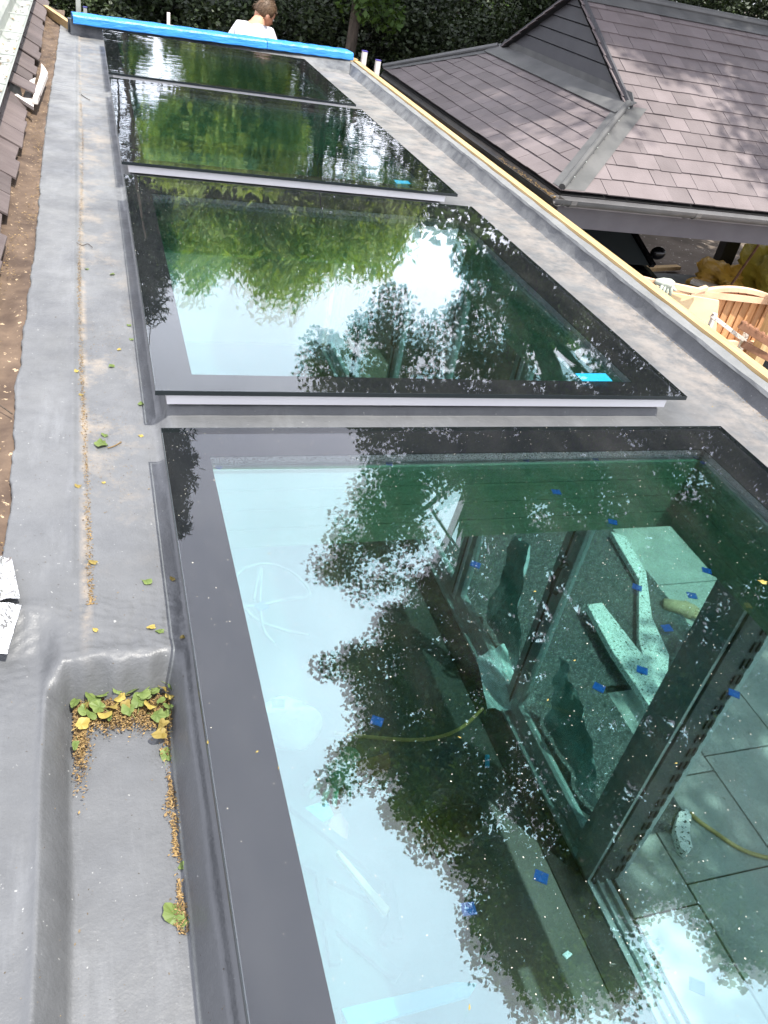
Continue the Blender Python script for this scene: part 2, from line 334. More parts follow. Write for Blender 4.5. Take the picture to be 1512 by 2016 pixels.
# ------------------------------------------------------------------ extension building
BL = thing('flat_roof_extension', (1.0, 3.8, G), 'single storey extension under a grey resin flat roof with a pine parapet edge', 'building')
LIGHTS = [(-0.20, 1.64), (1.815, 3.63), (3.82, 5.62), (5.765, 7.42)]      # glass y ranges
XA, XB = .132, 1.70
def sm(a, b, t): t = np.clip((t-a)/(b-a), 0, 1); return t*t*(3-2*t)
edge_pts = np.array([(8.46,-.182),(6.1,-.193),(5.0,-.208),(4.04,-.204),(3.31,-.192),(2.6,-.196),(2.38,-.199),(2.16,-.193),(2.07,-.205),(1.82,-.194),(1.5,-.186),(1.36,-.19),(1.25,-.215),(1.1,-.45),(.9,-.5),(-.8,-.5)])[::-1]
def curb_h(x, y):
    h = 0
    for a, b in LIGHTS:
        dx = np.maximum(np.maximum(.165 - x, x - 1.638), 0); dy = np.maximum(np.maximum(a+.032 - y, y - (b-.04)), 0)
        d = np.sqrt(dx*dx + dy*dy); h = np.maximum(h, .052 * (1 - sm(0, .014, d)) + .018 * (1 - sm(.0, .055, d)) * (dx <= 0.02) * .5)
    for (a, b), (a2, b2) in zip(LIGHTS[:-1], LIGHTS[1:]):      # raised saddle between neighbouring kerbs
        h = np.maximum(h, .036 * sm(.125, .175, x) * (1 - sm(1.630, 1.675, x)) * sm(b-.09, b-.05, y) * (1 - sm(a2+.04, a2+.08, y)))
    return h
def roofz(x, y):
    z = -1.12 + 0*x
    # sunken gutter box at the near end
    fall = 1 - sm(1.012, 1.062, y + .004*np.sin(x*47) + .003*np.sin(x*113))
    lin = lambda a, b, t: .85*np.clip((t-a)/(b-a), 0, 1) + .15*sm(a, b, t)
    chan = lin(-.106, -.064, x + .0015*np.sin(y*17)) * (1 - lin(.094, .126, x + .0012*np.sin(y*23))*.80)
    z = z - .08 * fall * chan
    # lower flat to the left of it
    z = z - .028 * (1 - sm(-.12, -.075, x)) * (1 - sm(1.085, 1.20, y + .05*(x+.1))) 
    z = z + .006 * np.exp(-((y-1.072)/.018)**2) * sm(-.13, -.05, x) * (1 - sm(.1, .15, x))
    z = z + .006 * np.exp(-((y-1.205)/.02)**2) * (1 - sm(-.11, -.06, x))
    z = z + .0045*(1-sm(-.045, -.030, x + .004*np.sin(y*3.1)))*sm(1.2, 1.3, y)      # shallow lap in the matting
    z = z + .003 * np.exp(-((x-(-.062))/.006)**2) * sm(1.25, 1.35, y)
    wr = (1-sm(1.18,1.26,y))*sm(.93,1.0,y)
    z = z + wr*.0011*(np.sin(x*95+5*np.sin(y*47)+y*31)*np.sin(y*120+3*np.sin(x*63)) + .6*np.sin(x*211+y*170)*np.sin(y*190-x*87))
    z = z + .0010*np.sin(x*23+1.3*np.sin(y*5.1))*np.sin(y*9.7+2*np.sin(x*11)) + .0008*np.sin(x*61+y*37)*np.sin(y*71-x*19)
    z = z + curb_h(x, y)
    # near cross wall right of the box
    return z
xs = np.unique(np.round(np.concatenate([np.linspace(-.5,-.2,16), np.linspace(-.2,.2,90), np.linspace(.2,1.62,36), np.linspace(1.62,1.72,26), np.linspace(1.72,1.99,26)]), 4))
ys = np.unique(np.round(np.concatenate([np.linspace(-.8,.85,50), np.linspace(.85,1.32,110), np.linspace(1.32,1.6,20), np.linspace(1.58,1.98,90), np.linspace(1.98,3.55,80), np.linspace(3.57,3.98,70), np.linspace(3.98,5.55,66), np.linspace(5.55,5.92,60), np.linspace(5.92,7.25,50), np.linspace(7.25,7.9,30), np.linspace(7.9,8.46,10)]), 4))
X, Y = np.meshgrid(xs, ys, indexing='ij'); Z = roofz(X, Y)
L = np.interp(Y, edge_pts[:,0], edge_pts[:,1]) + .0022*np.sin(Y*19+2*np.sin(Y*7)) + .0016*np.sin(Y*43+3*np.sin(Y*11)) + .0008*np.sin(Y*131)
XX = np.where(X < 0, np.maximum(X, L), X)
d_edge = X - L
Z = np.where(X <= L, Z - np.minimum(.012, (L - X)*2 + .002), Z)
farx = 2.14 + (Y - 1.7)*.0115                      # foot of the parapet
XX = np.where(X >= 1.72, 1.72 + (X-1.72)*(farx - 1.72)/(1.99-1.72), XX)
keep = np.ones((len(xs)-1, len(ys)-1), bool)
cx = (xs[:-1]+xs[1:])/2; cy = (ys[:-1]+ys[1:])/2
for a, b in LIGHTS: keep &= ~((cx[:,None] > .185) & (cx[:,None] < 1.645) & (cy[None,:] > a+.085) & (cy[None,:] < b-.06))
keep &= ~((xs[1:][:,None] < L[0:-1, 0:-1].min()*0 + np.interp(cy, edge_pts[:,0], edge_pts[:,1])[None,:] - .02))
keep &= ~((cy[None,:] > 7.80) & (cx[:,None] > -.05))
ny = len(ys); rb = MB()
rb.v = list(zip(XX.ravel().tolist(), Y.ravel().tolist(), Z.ravel().tolist())); rb.c = [.5]*len(rb.v)
ii, jj = np.nonzero(keep); a0 = ii*ny+jj
rb.f = list(zip(a0.tolist(), (a0+ny).tolist(), (a0+ny+1).tolist(), (a0+1).tolist()))
roof = rb.build('flat_roof', M['grp'], BL, smooth=True)
# roof underside / ceiling built as strips round the openings
cb = MB(); zc0, zc1 = -1.275, -1.235
ops = [(a+.10, b-.11) for a, b in LIGHTS]; XO0, XO1 = .228, 1.575
cb.box((-.3,-.9,zc0),(XO0-.02,7.7,zc1)); cb.box((XO1+.02,-.9,zc0),(2.12,7.7,zc1))
prev = -.9
for a, b in ops: cb.box((XO0-.018, prev, zc0), (XO1+.018, a-.02, zc1)); prev = b+.02
cb.box((XO0-.018, prev, zc0), (XO1+.018, 7.7, zc1))
cb.build('ceiling', M['wall'], BL)
rv = MB()
for a, b in ops:
    for k in range(4):
        za, zb = -1.275 + k*.058, -1.275 + (k+1)*.058 - .003; e = .002 * (k % 2)
        rv.box((XO0, b, za), (XO1, b+.018+e, zb)); rv.box((XO0, a-.018-e, za), (XO1, a, zb))
        rv.box((XO0-.018-e, a-.018, za), (XO0, b+.018, zb)); rv.box((XO1, a-.018, za), (XO1+.018+e, b+.018, zb))
rv.build('opening_lining', M['reveal'], BL)
# parapet on the right: dark sloped upstand, light flange, pine edge
def strip(prof0, prof1, mb, seg=60, wob=0):
    n = len(prof0)
    vs = []
    for i in range(seg+1):
        t = i/seg
        for k in range(n):
            p = [prof0[k][m]*(1-t) + prof1[k][m]*t for m in range(3)]
            p[0] += wob*math.sin(i*1.7+k)*math.sin(i*.61); p[2] += wob*.5*math.sin(i*1.1+k*2); vs.append(p)
    mb.add(vs, [(i*n+k, (i+1)*n+k, (i+1)*n+k+1, i*n+k+1) for i in range(seg) for k in range(n-1)])
yn, yf = .6, 8.06
def rx(x2, x78, y): return x2 + (x78-x2)*(y-2)/5.8
up_ = lambda y: [(rx(2.128,2.195,y),y,-1.121),(rx(2.138,2.205,y),y,-1.114),(rx(2.146,2.246,y),y,-1.060)]
u = MB(); strip(up_(yn), up_(yf), u, 120, .0016)
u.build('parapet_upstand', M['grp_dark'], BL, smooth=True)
fp_ = lambda y: [(rx(2.142,2.243,y),y,-1.065),(rx(2.146,2.246,y),y,-1.053),(rx(2.188,2.282,y),y,-1.047),(rx(2.196,2.290,y),y,-1.056)]
fl = MB(); strip(fp_(yn), fp_(yf), fl, 120, .0024)
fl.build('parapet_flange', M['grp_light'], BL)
wd = MB()
def quadbeam(mb, xa0, xa1, xb0, xb1, z0, z1, y0=yn, y1=yf, seg=10):
    vs = []
    for i in range(seg+1):
        y = y0 + (y1-y0)*i/seg
        vs += [(rx(xa0,xa1,y),y,z0),(rx(xb0,xb1,y),y,z0),(rx(xb0,xb1,y),y,z1),(rx(xa0,xa1,y),y,z1)]
    mb.add(vs, [(i*4+k, i*4+(k+1)%4, (i+1)*4+(k+1)%4, (i+1)*4+k) for i in range(seg) for k in range(4)] + [(3,2,1,0), tuple(seg*4+k for k in range(4))])
quadbeam(wd, 2.201, 2.296, 2.250, 2.348, -1.22, -1.040)
wd.build('parapet_edge_board', M['wood_edge'], BL)
ow = MB(); quadbeam(ow, 2.10, 2.20, 2.246, 2.344, -1.50, -1.222); ow.build('outer_fascia', M['alu_dark'], BL)
# far end upstand
fe = MB(); strip([(-.10,7.76,-1.121),(-.10,7.775,-1.10),(-.10,7.80,-1.01)], [(2.20,7.80,-1.121),(2.21,7.83,-1.10),(2.27,8.06,-1.01)], fe, 30, .001)
fe.build('end_upstand', M['grp_dark'], BL)
fw = MB(); fw.slab([(-.12,7.86,-1.02),(2.30,8.14,-1.02),(2.30,8.14,-1.6),(-.12,7.86,-1.6)], (0,.06,0)); fw.build('end_fascia', M['alu_dark'], BL)
fo = MB(); fo.slab([(2.20,8.03,-1.0),(2.345,8.075,-1.03),(2.345,8.115,-1.03),(2.20,8.07,-1.0)], (0,0,-.06)); fo.build('end_board', M['wood_edge'], BL)
fo = MB(); fo.slab([(-.33,8.75,-1.06),(-.09,7.86,-1.06),(-.05,7.86,-1.06),(-.29,8.75,-1.06)], (0,0,-.06)); fo.build('corner_board', M['wood_edge'], BL)
# shell
wl = MB()
wl.box((-.32,-.9,G),(-.18,7.7,-1.28)); wl.box((-.18,7.5,G),(2.2,7.7,-1.28)); wl.box((-.18,-1.1,G),(2.2,-.9,-1.28))
wl.build('wall', M['wall'], BL)
fb = MB(); fb.box((-.18,-.9,G-.1),(2.28,7.5,G+.01)); fb.build('floor_slab', M['concrete'], BL)
# rooflight housings: pale aluminium kerb frame is part of each rooflight
# ------------------------------------------------------------------ rooflights
g_out = glassmat('outer_glass', (.95,.985,.985), .040, refl=(.98,.96,1), dust=.018)
g_in = glassmat('coated_inner_glass', (.70,.885,.850), .225, refl=(.88,.975,1.0))
gw = glassmat('outer_glass_wavy', (.95,.985,.985), .045, .00018, (5.5, 9, 5), dust=.018)
gw_in = glassmat('coated_inner_glass_wavy', (.70,.885,.850), .14, .0002, (5, 7, 5), refl=(.82,.96,1.0))
gw_in2 = glassmat('coated_inner_glass_rippled', (.70,.885,.850), .12, .0008, (6, 10, 5), refl=(.85,.96,1.0))
gw2 = glassmat('outer_glass_rippled', (.95,.985,.985), .045, .0009, (7, 12, 5))
gw3 = glassmat('outer_glass_streaky', (.95,.985,.985), .045, .0015, (9, 14, 5))
RLAB = ['large black bordered rooflight nearest the camera, doors and paving seen through its glass',
        'black bordered rooflight second from the camera, mirroring a hanging green tree and bright sky',
        'dark wavy rooflight third from the camera, mirroring bare trunks and green trees',
        'dark streaky rooflight farthest from the camera, against the blue wrapped trim']
for k, (a, b) in enumerate(LIGHTS):
    t = thing('rooflight', ((XA+XB)/2, (a+b)/2, -1.065), RLAB[k], 'rooflight', 'flat glass rooflights in a row along the roof')
    go = MB(); go.box((XA, a, -1.009), (XB, b, -1.0)); go.build('outer_pane', (g_out, gw, gw2, gw3)[k], t)
    # black enamel border on the underside of the outer pane
    fr = MB(); bx0, bx1, ba, bb = XA+.097, XB-.128, a+.105, b-.105
    if k == 1: ba, bb = a+.105, b-.19
    for (p, q) in (((XA+.003, a+.003), (bx0, b-.003)), ((bx1, a+.003), (XB-.003, b-.003)), ((bx0, a+.003), (bx1, ba)), ((bx0, bb), (bx1, b-.003))):
        fr.box((p[0], p[1], -1.0125), (q[0], q[1], -1.0105))
    fr.build('black_border', M['frit'], t)
    ed = MB(); e = .0015
    for (p, q) in (((XA-e, a-e), (XA, b+e)), ((XB, a-e), (XB+e, b+e)), ((XA, a-e), (XB, a)), ((XA, b), (XB, b+e))):
        ed.box((p[0], p[1], -1.0128), (q[0], q[1], -1.0005))
    ed.build('pane_edge', M['edge_dark'], t)
    # inner pane, very slightly dished as sealed units are
    ip = MB(); n = 24; kx, cyv = .0075 if k < 2 else .003, (a+b)/2
    pv = [(bx0-.012 + (bx1-bx0+.024)*i/n, ba-.012 + (bb-ba+.024)*j/n) for i in range(n+1) for j in range(n+1)]
    for dz in (0, -.006):
        q = [(x, y, -1.036 + dz + kx*((x-.9)**2 + (y-cyv)**2)) for x, y in pv]
        fs = [(i*(n+1)+j, (i+1)*(n+1)+j, (i+1)*(n+1)+j+1, i*(n+1)+j+1) for i in range(n) for j in range(n)]
        ip.add(q, fs if dz == 0 else [f[::-1] for f in fs])
    ip.build('inner_pane', (g_in, gw_in, gw_in2, gw_in2)[k], t, smooth=True)
    sp = MB(); z0, z1 = -1.034, -1.0128
    for (p, q) in (((bx0-.014, ba-.014), (bx0-.001, bb+.014)), ((bx1+.001, ba-.014), (bx1+.014, bb+.014)), ((bx0-.001, ba-.014), (bx1+.001, ba-.001)), ((bx0-.001, bb+.001), (bx1+.001, bb+.014))):
        sp.box((p[0], p[1], z0), (q[0], q[1], z1))
    sp.build('spacer_bar', M['spacer_metal'], t)
    kf = MB(); i0, i1, j0, j1 = .160, 1.645, a+.014, b-.032
    for (p, q) in (((i0, j0), (i0+.055, j1)), ((i1-.055, j0), (i1, j1)), ((i0+.055, j0), (i1-.055, j0+.055)), ((i0+.055, j1-.055), (i1-.055, j1))):
        kf.box((p[0], p[1], -1.046), (q[0], q[1], -1.0135))
    kf.build('kerb_frame', M['white_frame'], t)

# ------------------------------------------------------------------ glazed doors, track and post (outer wall of the extension)
def poly_px(pts, z): return [tuple(P(x, y, z)[:2]) for x, y in pts]
tr = MB()
for x0, x1, z1, c in ((2.165,2.185,-3.565,.5),(2.185,2.212,-3.585,.5),(2.212,2.222,-3.560,.5),(2.222,2.262,-3.588,.5),(2.262,2.272,-3.560,.5),(2.272,2.298,-3.580,.5)):
    tr.box((x0, -.9, G+.01), (x1, 7.4, z1))
tr.build('door_track', M['alu'], BL)
ds = MB(); ds.box((2.02, -.9, G+.0105), (2.163, 7.4, G+.02)); ds.build('threshold_strip', M['black'], BL)
hd = MB(); hd.box((2.17, -.9, -1.42), (2.29, 7.4, -1.30)); hd.build('door_head', M['alu_dark'], BL)
door_y = [(1.76, 2.68), (2.70, 3.62), (3.66, 4.58), (4.60, 5.52), (5.54, 6.46), (6.48, 7.38)]
for a, b in door_y:
    dm = MB(); z0, z1 = -3.555, -1.425; x0, x1 = 2.213, 2.261
    dm.box((x0,a,z0),(x1,a+.062,z1)); dm.box((x0,b-.062,z0),(x1,b,z1)); dm.box((x0,a+.062,z0),(x1,b-.062,z0+.09)); dm.box((x0,a+.062,z1-.07),(x1,b-.062,z1))
    d = dm.build('door_leaf', M['alu'], BL, bevel=.003, base=None)
    q = MB(); q.box((2.235,a+.062,z0+.09),(2.239,b-.062,z1-.07))
    gg = q.build('pane', glassmat('door_glass', (.80,.93,.90), .04) if 'door_glass' not in bpy.data.materials else bpy.data.materials['door_glass'], None)
    gg.parent = d; 
    for vv in gg.data.vertices: vv.co -= Vector(BL.location)
    sb = MB(); sb.box((2.209,a-.004,z0+.02),(2.2128,a+.010,z1)); s_ = sb.build('seal', M['black'], None); s_.parent = d
    for vv in s_.data.vertices: vv.co -= Vector(BL.location)
    hb = MB(); hb.tube([(2.20,b-.03,-2.62),(2.165,b-.03,-2.60),(2.155,b-.03,-2.52),(2.165,b-.03,-2.44),(2.20,b-.03,-2.42)], .012, 8); h_ = hb.build('handle', M['black'], None, smooth=True); h_.parent = d
    for vv in h_.data.vertices: vv.co -= Vector(BL.location)
pm = MB(); pm.box((2.185,1.60,G+.01),(2.335,1.742,-1.30)); pm.build('corner_post', M['alu_dark'], BL, bevel=.003)
pm = MB(); pm.box((2.165,1.612,G+.01),(2.1848,1.742,-1.30)); pm.box((2.336,1.60,G+.01),(2.352,1.73,-1.30)); pm.box((2.353,1.605,G+.01),(2.375,1.66,-1.30)); pm.build('post_trim', M['alu'], BL, bevel=.002)
for k in range(24):
    for xa_, xb_ in ((2.29,2.305),(2.317,2.329)):
        ps = MB(); ps.box((xa_, 1.592, -3.5+k*.09), (xb_, 1.5995, -3.45+k*.09)); ps.build('vent_slot', M['black'], BL)
# speckled insulation pieces on the chippings
def slabthing(name, poly, z0, z1, mat, label, cat, group=None, bevel=.003, kind=None):
    c = np.mean(np.array(poly), axis=0); b = MB(); b.prism(poly, z0, z1)
    return tag(b.build(name, M[mat], bevel=bevel, base=(c[0], c[1], z0)), label, cat, group, kind)
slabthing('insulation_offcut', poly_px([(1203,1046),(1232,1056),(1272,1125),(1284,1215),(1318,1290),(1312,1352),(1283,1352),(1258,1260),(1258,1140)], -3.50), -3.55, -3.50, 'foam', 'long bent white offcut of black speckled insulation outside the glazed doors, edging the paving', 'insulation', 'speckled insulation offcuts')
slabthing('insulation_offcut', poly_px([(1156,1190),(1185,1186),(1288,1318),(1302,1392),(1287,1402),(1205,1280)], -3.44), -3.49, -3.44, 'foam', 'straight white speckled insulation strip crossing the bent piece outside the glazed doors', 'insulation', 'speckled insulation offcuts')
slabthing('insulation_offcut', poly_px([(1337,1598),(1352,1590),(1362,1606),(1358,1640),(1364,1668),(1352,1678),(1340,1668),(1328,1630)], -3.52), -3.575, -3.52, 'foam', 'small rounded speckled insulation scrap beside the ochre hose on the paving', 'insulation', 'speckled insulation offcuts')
def sheet(name, A, B, C_, D, mat, label, cat, n=26, amp=.035, seed=0, kind=None):
    r = np.random.default_rng(seed); A, B, C_, D = map(np.array, (A, B, C_, D)); m = MB(); ph = r.uniform(0, 6, 6)
    nrm = np.cross(B-A, D-A); nrm = nrm/np.linalg.norm(nrm); vs = []
    for i in range(n+1):
        for j in range(n+1):
            u, v = i/n, j/n; p = (A*(1-u)+B*u)*(1-v) + (D*(1-u)+C_*u)*v
            d = math.sin(u*11+ph[0]+3*v)*.5 + math.sin(v*9+ph[1]+4*u)*.4 + math.sin((u+v)*19+ph[2])*.3 + r.uniform(-.15,.15)
            vs.append(tuple(p + nrm*amp*d))
    m.add(vs, [(i*(n+1)+j, (i+1)*(n+1)+j, (i+1)*(n+1)+j+1, i*(n+1)+j+1) for i in range(n) for j in range(n)])
    return tag(m.build(name, M[mat], smooth=True, base=tuple((A+B)/2)), label, cat, kind=kind)
sheet('polythene_sheet', (2.34,2.86,-3.52),(2.34,3.42,-3.52),(2.31,3.30,-2.75),(2.30,3.16,-2.72), 'plastic_sheet', 'crumpled blue green polythene hanging behind the door leaf nearest the oval handle', 'plastic sheet', amp=.03, seed=1)
sheet('polythene_sheet', (2.36,1.85,-3.53),(2.38,2.55,-3.53),(2.33,2.60,-3.05),(2.33,2.20,-3.10), 'plastic_sheet', 'low crumpled polythene gathered just outside the track by the dark corner post', 'plastic sheet', amp=.03, seed=2)
sheet('polythene_sheet', (2.08,2.70,-3.57),(2.30,2.62,-3.53),(2.26,3.0,-3.36),(2.10,3.0,-3.45), 'plastic_sheet', 'scrap of polythene bunched over the door track at the foot of the stile', 'plastic sheet', amp=.03, seed=3)
def tubething(name, pts, r, mat, label, cat, group=None, n=8):
    b = MB(); k = len(pts)
    # smooth the path
    fine = []
    for i in range(k-1):
        p0, p1, p2, p3 = [np.array(pts[min(max(q,0),k-1)]) for q in (i-1,i,i+1,i+2)]
        for t in np.linspace(0, 1, 7)[:-1]: fine.append(.5*((2*p1)+(-p0+p2)*t+(2*p0-5*p1+4*p2-p3)*t*t+(-p0+3*p1-3*p2+p3)*t**3))
    fine.append(np.array(pts[-1])); b.tube(fine, r, n)
    return tag(b.build(name, M[mat], smooth=True, base=tuple(fine[0])), label, cat, group)
def pz(px, z): return [tuple(P(x, y, z)) for x, y in px]
tubething('hose', pz([(1358,1600),(1378,1618),(1410,1640),(1445,1664),(1480,1680),(1530,1690),(1600,1680)], -3.566), .011, 'cable', 'ochre hose lying across the paving outside the corner post', 'hose')
tubething('hose', pz([(660,1443),(700,1448),(740,1452),(790,1456),(840,1455),(880,1446),(915,1428),(950,1395)], -3.578), .010, 'cable', 'ochre hose curving over the dark concrete floor inside the room', 'hose')
tubething('cable_coil', pz([(440,1210),(470,1195),(510,1192),(560,1180),(610,1170),(580,1130),(530,1110),(480,1120),(460,1160),(500,1215),(560,1240),(610,1250)], -3.57), .009, 'cable_grey', 'loops of pale cable on the floor at the upper left of the nearest rooflight', 'cable')
tubething('cable_coil', pz([(500,1180),(505,1150),(515,1120),(512,1190),(520,1240),(540,1265)], -3.56), .008, 'cable_grey', 'short pale cable crossing the larger coil on the room floor', 'cable')
tubething('cable_coil', pz([(1455,1120),(1440,1108),(1415,1098),(1400,1108),(1402,1128),(1440,1140)], -2.0), .010, 'black', 'black door closer loop sticking out by the right edge of the nearest opening', 'handle')
# crumpled glove on the paving
def glove(name, c, ang, s, mat, label, splay=.22):
    t = MB(); ca, sa = math.cos(ang), math.sin(ang)
    def L(u, v, w_): return (c[0] + s*(u*ca - v*sa), c[1] + s*(u*sa + v*ca), c[2] + s*w_)
    t.tube([L(-.12,0,.012), L(-.06,.002,.018), L(0,.0,.022), L(.045,.0,.018)], [s*.036, s*.040, s*.048, s*.046], 10)
    for k, (v, ln) in enumerate(((-.034,.062),(-.012,.078),(.012,.074),(.034,.058))):
        a = (k-1.5)*splay
        t.tube([L(.035,v,.016), L(.035+ln*.5*math.cos(a), v+ln*.5*math.sin(a), .024), L(.035+ln*math.cos(a), v+ln*math.sin(a)+.004, .010)], [s*.012, s*.012, s*.008], 7)
    t.tube([L(-.02,.035,.016), L(.01,.070,.02), L(.035,.084,.010)], [s*.014, s*.013, s*.009], 7)
    return tag(t.build(name, M[mat], smooth=True, base=tuple(c)), label, 'glove')
p = P(1345,1205,-3.57); glove('work_glove', p, 2.6+math.pi, 1.25, 'glove_brown', 'tan work glove dropped on the bright paving, seen through the nearest rooflight')
p = P(655,1535,-3.57); glove('work_glove', p, -2.4, 1.5, 'glove_green', 'green work glove spread on the floor beside a cyan packet', .3)
# things lying about on the room floor
def boxthing(name, px, z0, z1, mat, label, cat, bevel=.004, group=None): return slabthing(name, poly_px(px, z1), z0, z1, mat, label, cat, group, bevel)
FZ = G + .011
boxthing('sealant_packet', [(598,1590),(643,1574),(657,1603),(612,1625)], FZ, FZ+.03, 'packet', 'cyan sealant packet on the floor beside the green glove', 'packet')
boxthing('card_offcut', [(672,1600),(686,1620),(686,1648),(648,1655),(640,1635),(655,1605)], FZ, FZ+.012, 'pink', 'pink rounded card offcut lying below the cyan packet', 'card')
boxthing('tile_scrap', [(646,1572),(668,1558),(672,1600),(655,1605)], FZ, FZ+.014, 'brownred', 'terracotta coloured scrap between the packet and the pink card', 'scrap')
boxthing('batten', [(662,1676),(668,1672),(768,1786),(760,1798),(752,1792)], FZ+.05, FZ+.085, 'pale_wood', 'short pale timber batten on the floor near the dark trestle rails', 'batten')
boxthing('plastic_trim_strip', [(672,1985),(900,1932),(940,1935),(925,1960),(690,2025)], FZ, FZ+.03, 'packet', 'long flat light blue strip at the bottom of the nearest rooflight', 'strip')
boxthing('timber_offcut', [(700,1500),(765,1480),(770,1500),(745,1515),(700,1520)], FZ, FZ+.06, 'rust', 'short brown timber offcut beside the green glove', 'timber')
boxthing('tile_scrap', [(955,1485),(964,1485),(964,1510),(955,1510)], FZ, FZ+.01, 'blue_cyan', 'small upright teal scrap on the dark floor left of the track', 'scrap')
boxthing('tile_scrap', [(1107,1878),(1118,1870),(1128,1878),(1116,1888)], FZ, FZ+.01, 'plastic_sheet', 'small teal diamond scrap near the foot of the corner post', 'scrap')
lt = thing('trestle', P(760,1780,FZ), 'dark steel trestle lying on its side on the room floor', 'trestle')
def pxbeam(mb, a, b, z, w, h): mb.beam(P(*a, z), P(*b, z), w, h)
for nm, segs in (('leg', [((575,1585),(770,1740))]), ('leg', [((600,1700),(770,1785))]), ('leg', [((620,1790),(785,1925))]), ('rail', [((630,1720),(660,1900))]), ('brace', [((765,1735),(782,1850)),((782,1800),(755,1860))])):
    b_ = MB()
    for a, c in segs: pxbeam(b_, a, c, FZ+.03, .045, .04)
    b_.build(nm, M['grey_plastic'], lt, bevel=.004)
bk = thing('bucket', P(870,1665,FZ), 'black builders bucket on the floor below the near trees reflection', 'bucket')
c = P(870,1665,FZ); b_ = MB(); b_.lathe(c, [(.001,.004),(.105,.004),(.11,0),(.14,.26),(.148,.26),(.148,.275),(.136,.275),(.106,.012),(.001,.012)], 28); b_.build('bucket_body', M['grey_plastic'], bk, smooth=True)
b_ = MB(); b_.tube([(c[0]+.145*math.cos(a), c[1]+.145*math.sin(a)*.4-.05*math.sin(a), c[2]+.27+.06*math.sin(a)) for a in np.linspace(0, math.pi, 14)], .004, 6); b_.build('handle', M['black'], bk, smooth=True)
# rubble sack
def blob(name, c, r, sc_, mat, label, cat, seed=0, seg=28, rings=18, amp=.22, kind=None, group=None):
    r_ = np.random.default_rng(seed); b = MB(); b.ball((0,0,0), 1, seg, rings); V = np.array(b.v); ph = r_.uniform(0, 6, 9)
    d = 1 + amp*(np.sin(V[:,0]*4+ph[0]+V[:,2]*3)*.4 + np.sin(V[:,1]*5+ph[1])*.35 + np.abs(np.sin(V[:,2]*7+ph[2]+V[:,0]*5))*.4 + np.abs(np.sin((V[:,0]-V[:,1])*9+ph[3]))*.25 - .4)
    V = V * d[:,None] * np.array(sc_)*r; V[:,2] = np.maximum(V[:,2], -sc_[2]*r*.55); V[:,2] += sc_[2]*r*.55
    b.v = [tuple(q) for q in (V + np.array(c))]
    return tag(b.build(name, M[mat], smooth=True, base=tuple(c)), label, cat, group, kind)
blob('rubble_sack', P(560,1440,FZ), .17, (1.2,.9,.7), 'sack', 'white rubble sack slumped on the floor at the left of the nearest rooflight', 'sack', 3)

# ------------------------------------------------------------------ blue tape tabs, labels, specks on the glass
def pxquad(name, c, sz, ang, z, mat, label, cat, group=None, th=.0016):
    p = P(c[0], c[1], z); ca, sa = math.cos(ang), math.sin(ang); a, b = sz
    poly = [(p[0]+ca*u*a/2-sa*v*b/2, p[1]+sa*u*a/2+ca*v*b/2) for u, v in ((-1,-1),(1,-1),(1,1),(-1,1))]
    return slabthing(name, poly, z, z+th, mat, label, cat, group, 0)
tabs = [((742,1420),'blue tape tab above the ochre hose',-1.15),((1065,1727),'blue tape tab left of the foot of the corner post',-1.17),((1445,1366),'blue tape tab over the slotted side of the corner post',-1.10),
 ((1362,1173),'blue tape tab left of the black loop, on the bright paving',-1.10),((1313,1237),'blue tape tab just below the tan glove',-1.10),((1391,1124),'blue tape tab nearest the black loop',-1.10),((1254,1157),'blue tape tab over the top of the bent insulation',-1.10),
 ((1264,1320),'blue tape tab over the straight insulation strip',-1.10),((1179,1354),'blue tape tab left of the insulation strip',-1.10),((936,1112),'blue tape tab on the left door stile',-1.10),((1206,1028),'blue tape tab at the foot of the green boards',-1.08),
 ((1095,969),'blue tape tab midway up the green boards',-1.06),((1036,906),'blue tape tab under the far spacer, left of the middle',-1.045),((1172,904),'small blue tape tab under the far spacer, right of the middle',-1.045),((1370,901),'left one of two blue tape tabs in the far right corner',-1.045),((1384,911),'right one of two blue tape tabs in the far right corner',-1.045),
 ((766,913),'blue tape tab under the far spacer at the edge of the dark trees',-1.045),((515,1194),'blue tape tab over the pale cable coil',-1.12),((548,1386),'blue tape tab left of the near trees, beside the sack',-1.12),((1372,1942),'blue tape tab at the bottom right corner of the glass',-1.12),((922,1790),'blue tape tab in the reflected leaf fringe, lower middle',-1.14),((430,920),'blue tape tab in the far left corner of the nearest glass',-1.045)]
for k, (c, lab, z) in enumerate(tabs):
    near = .019 if c[1] > 950 else .014
    pxquad('tape_tab', c, (near*1.15, near), random.uniform(-.9,.5), z, 'blue', lab, 'tape tab', 'blue tape tabs under the nearest glass')
slabthing('glass_label', poly_px([(1132,735),(1192,735),(1206,750),(1147,750)], -1.0185), -1.020, -1.0185, 'blue_cyan', 'bright cyan label in the near right corner of the second rooflight', 'label', 'cyan labels under the glass', 0)
slabthing('glass_label', poly_px([(775,354),(803,356),(809,362),(781,361)], -1.0185), -1.020, -1.0185, 'blue_cyan', 'small cyan label at the near edge of the third rooflight', 'label', 'cyan labels under the glass', 0)
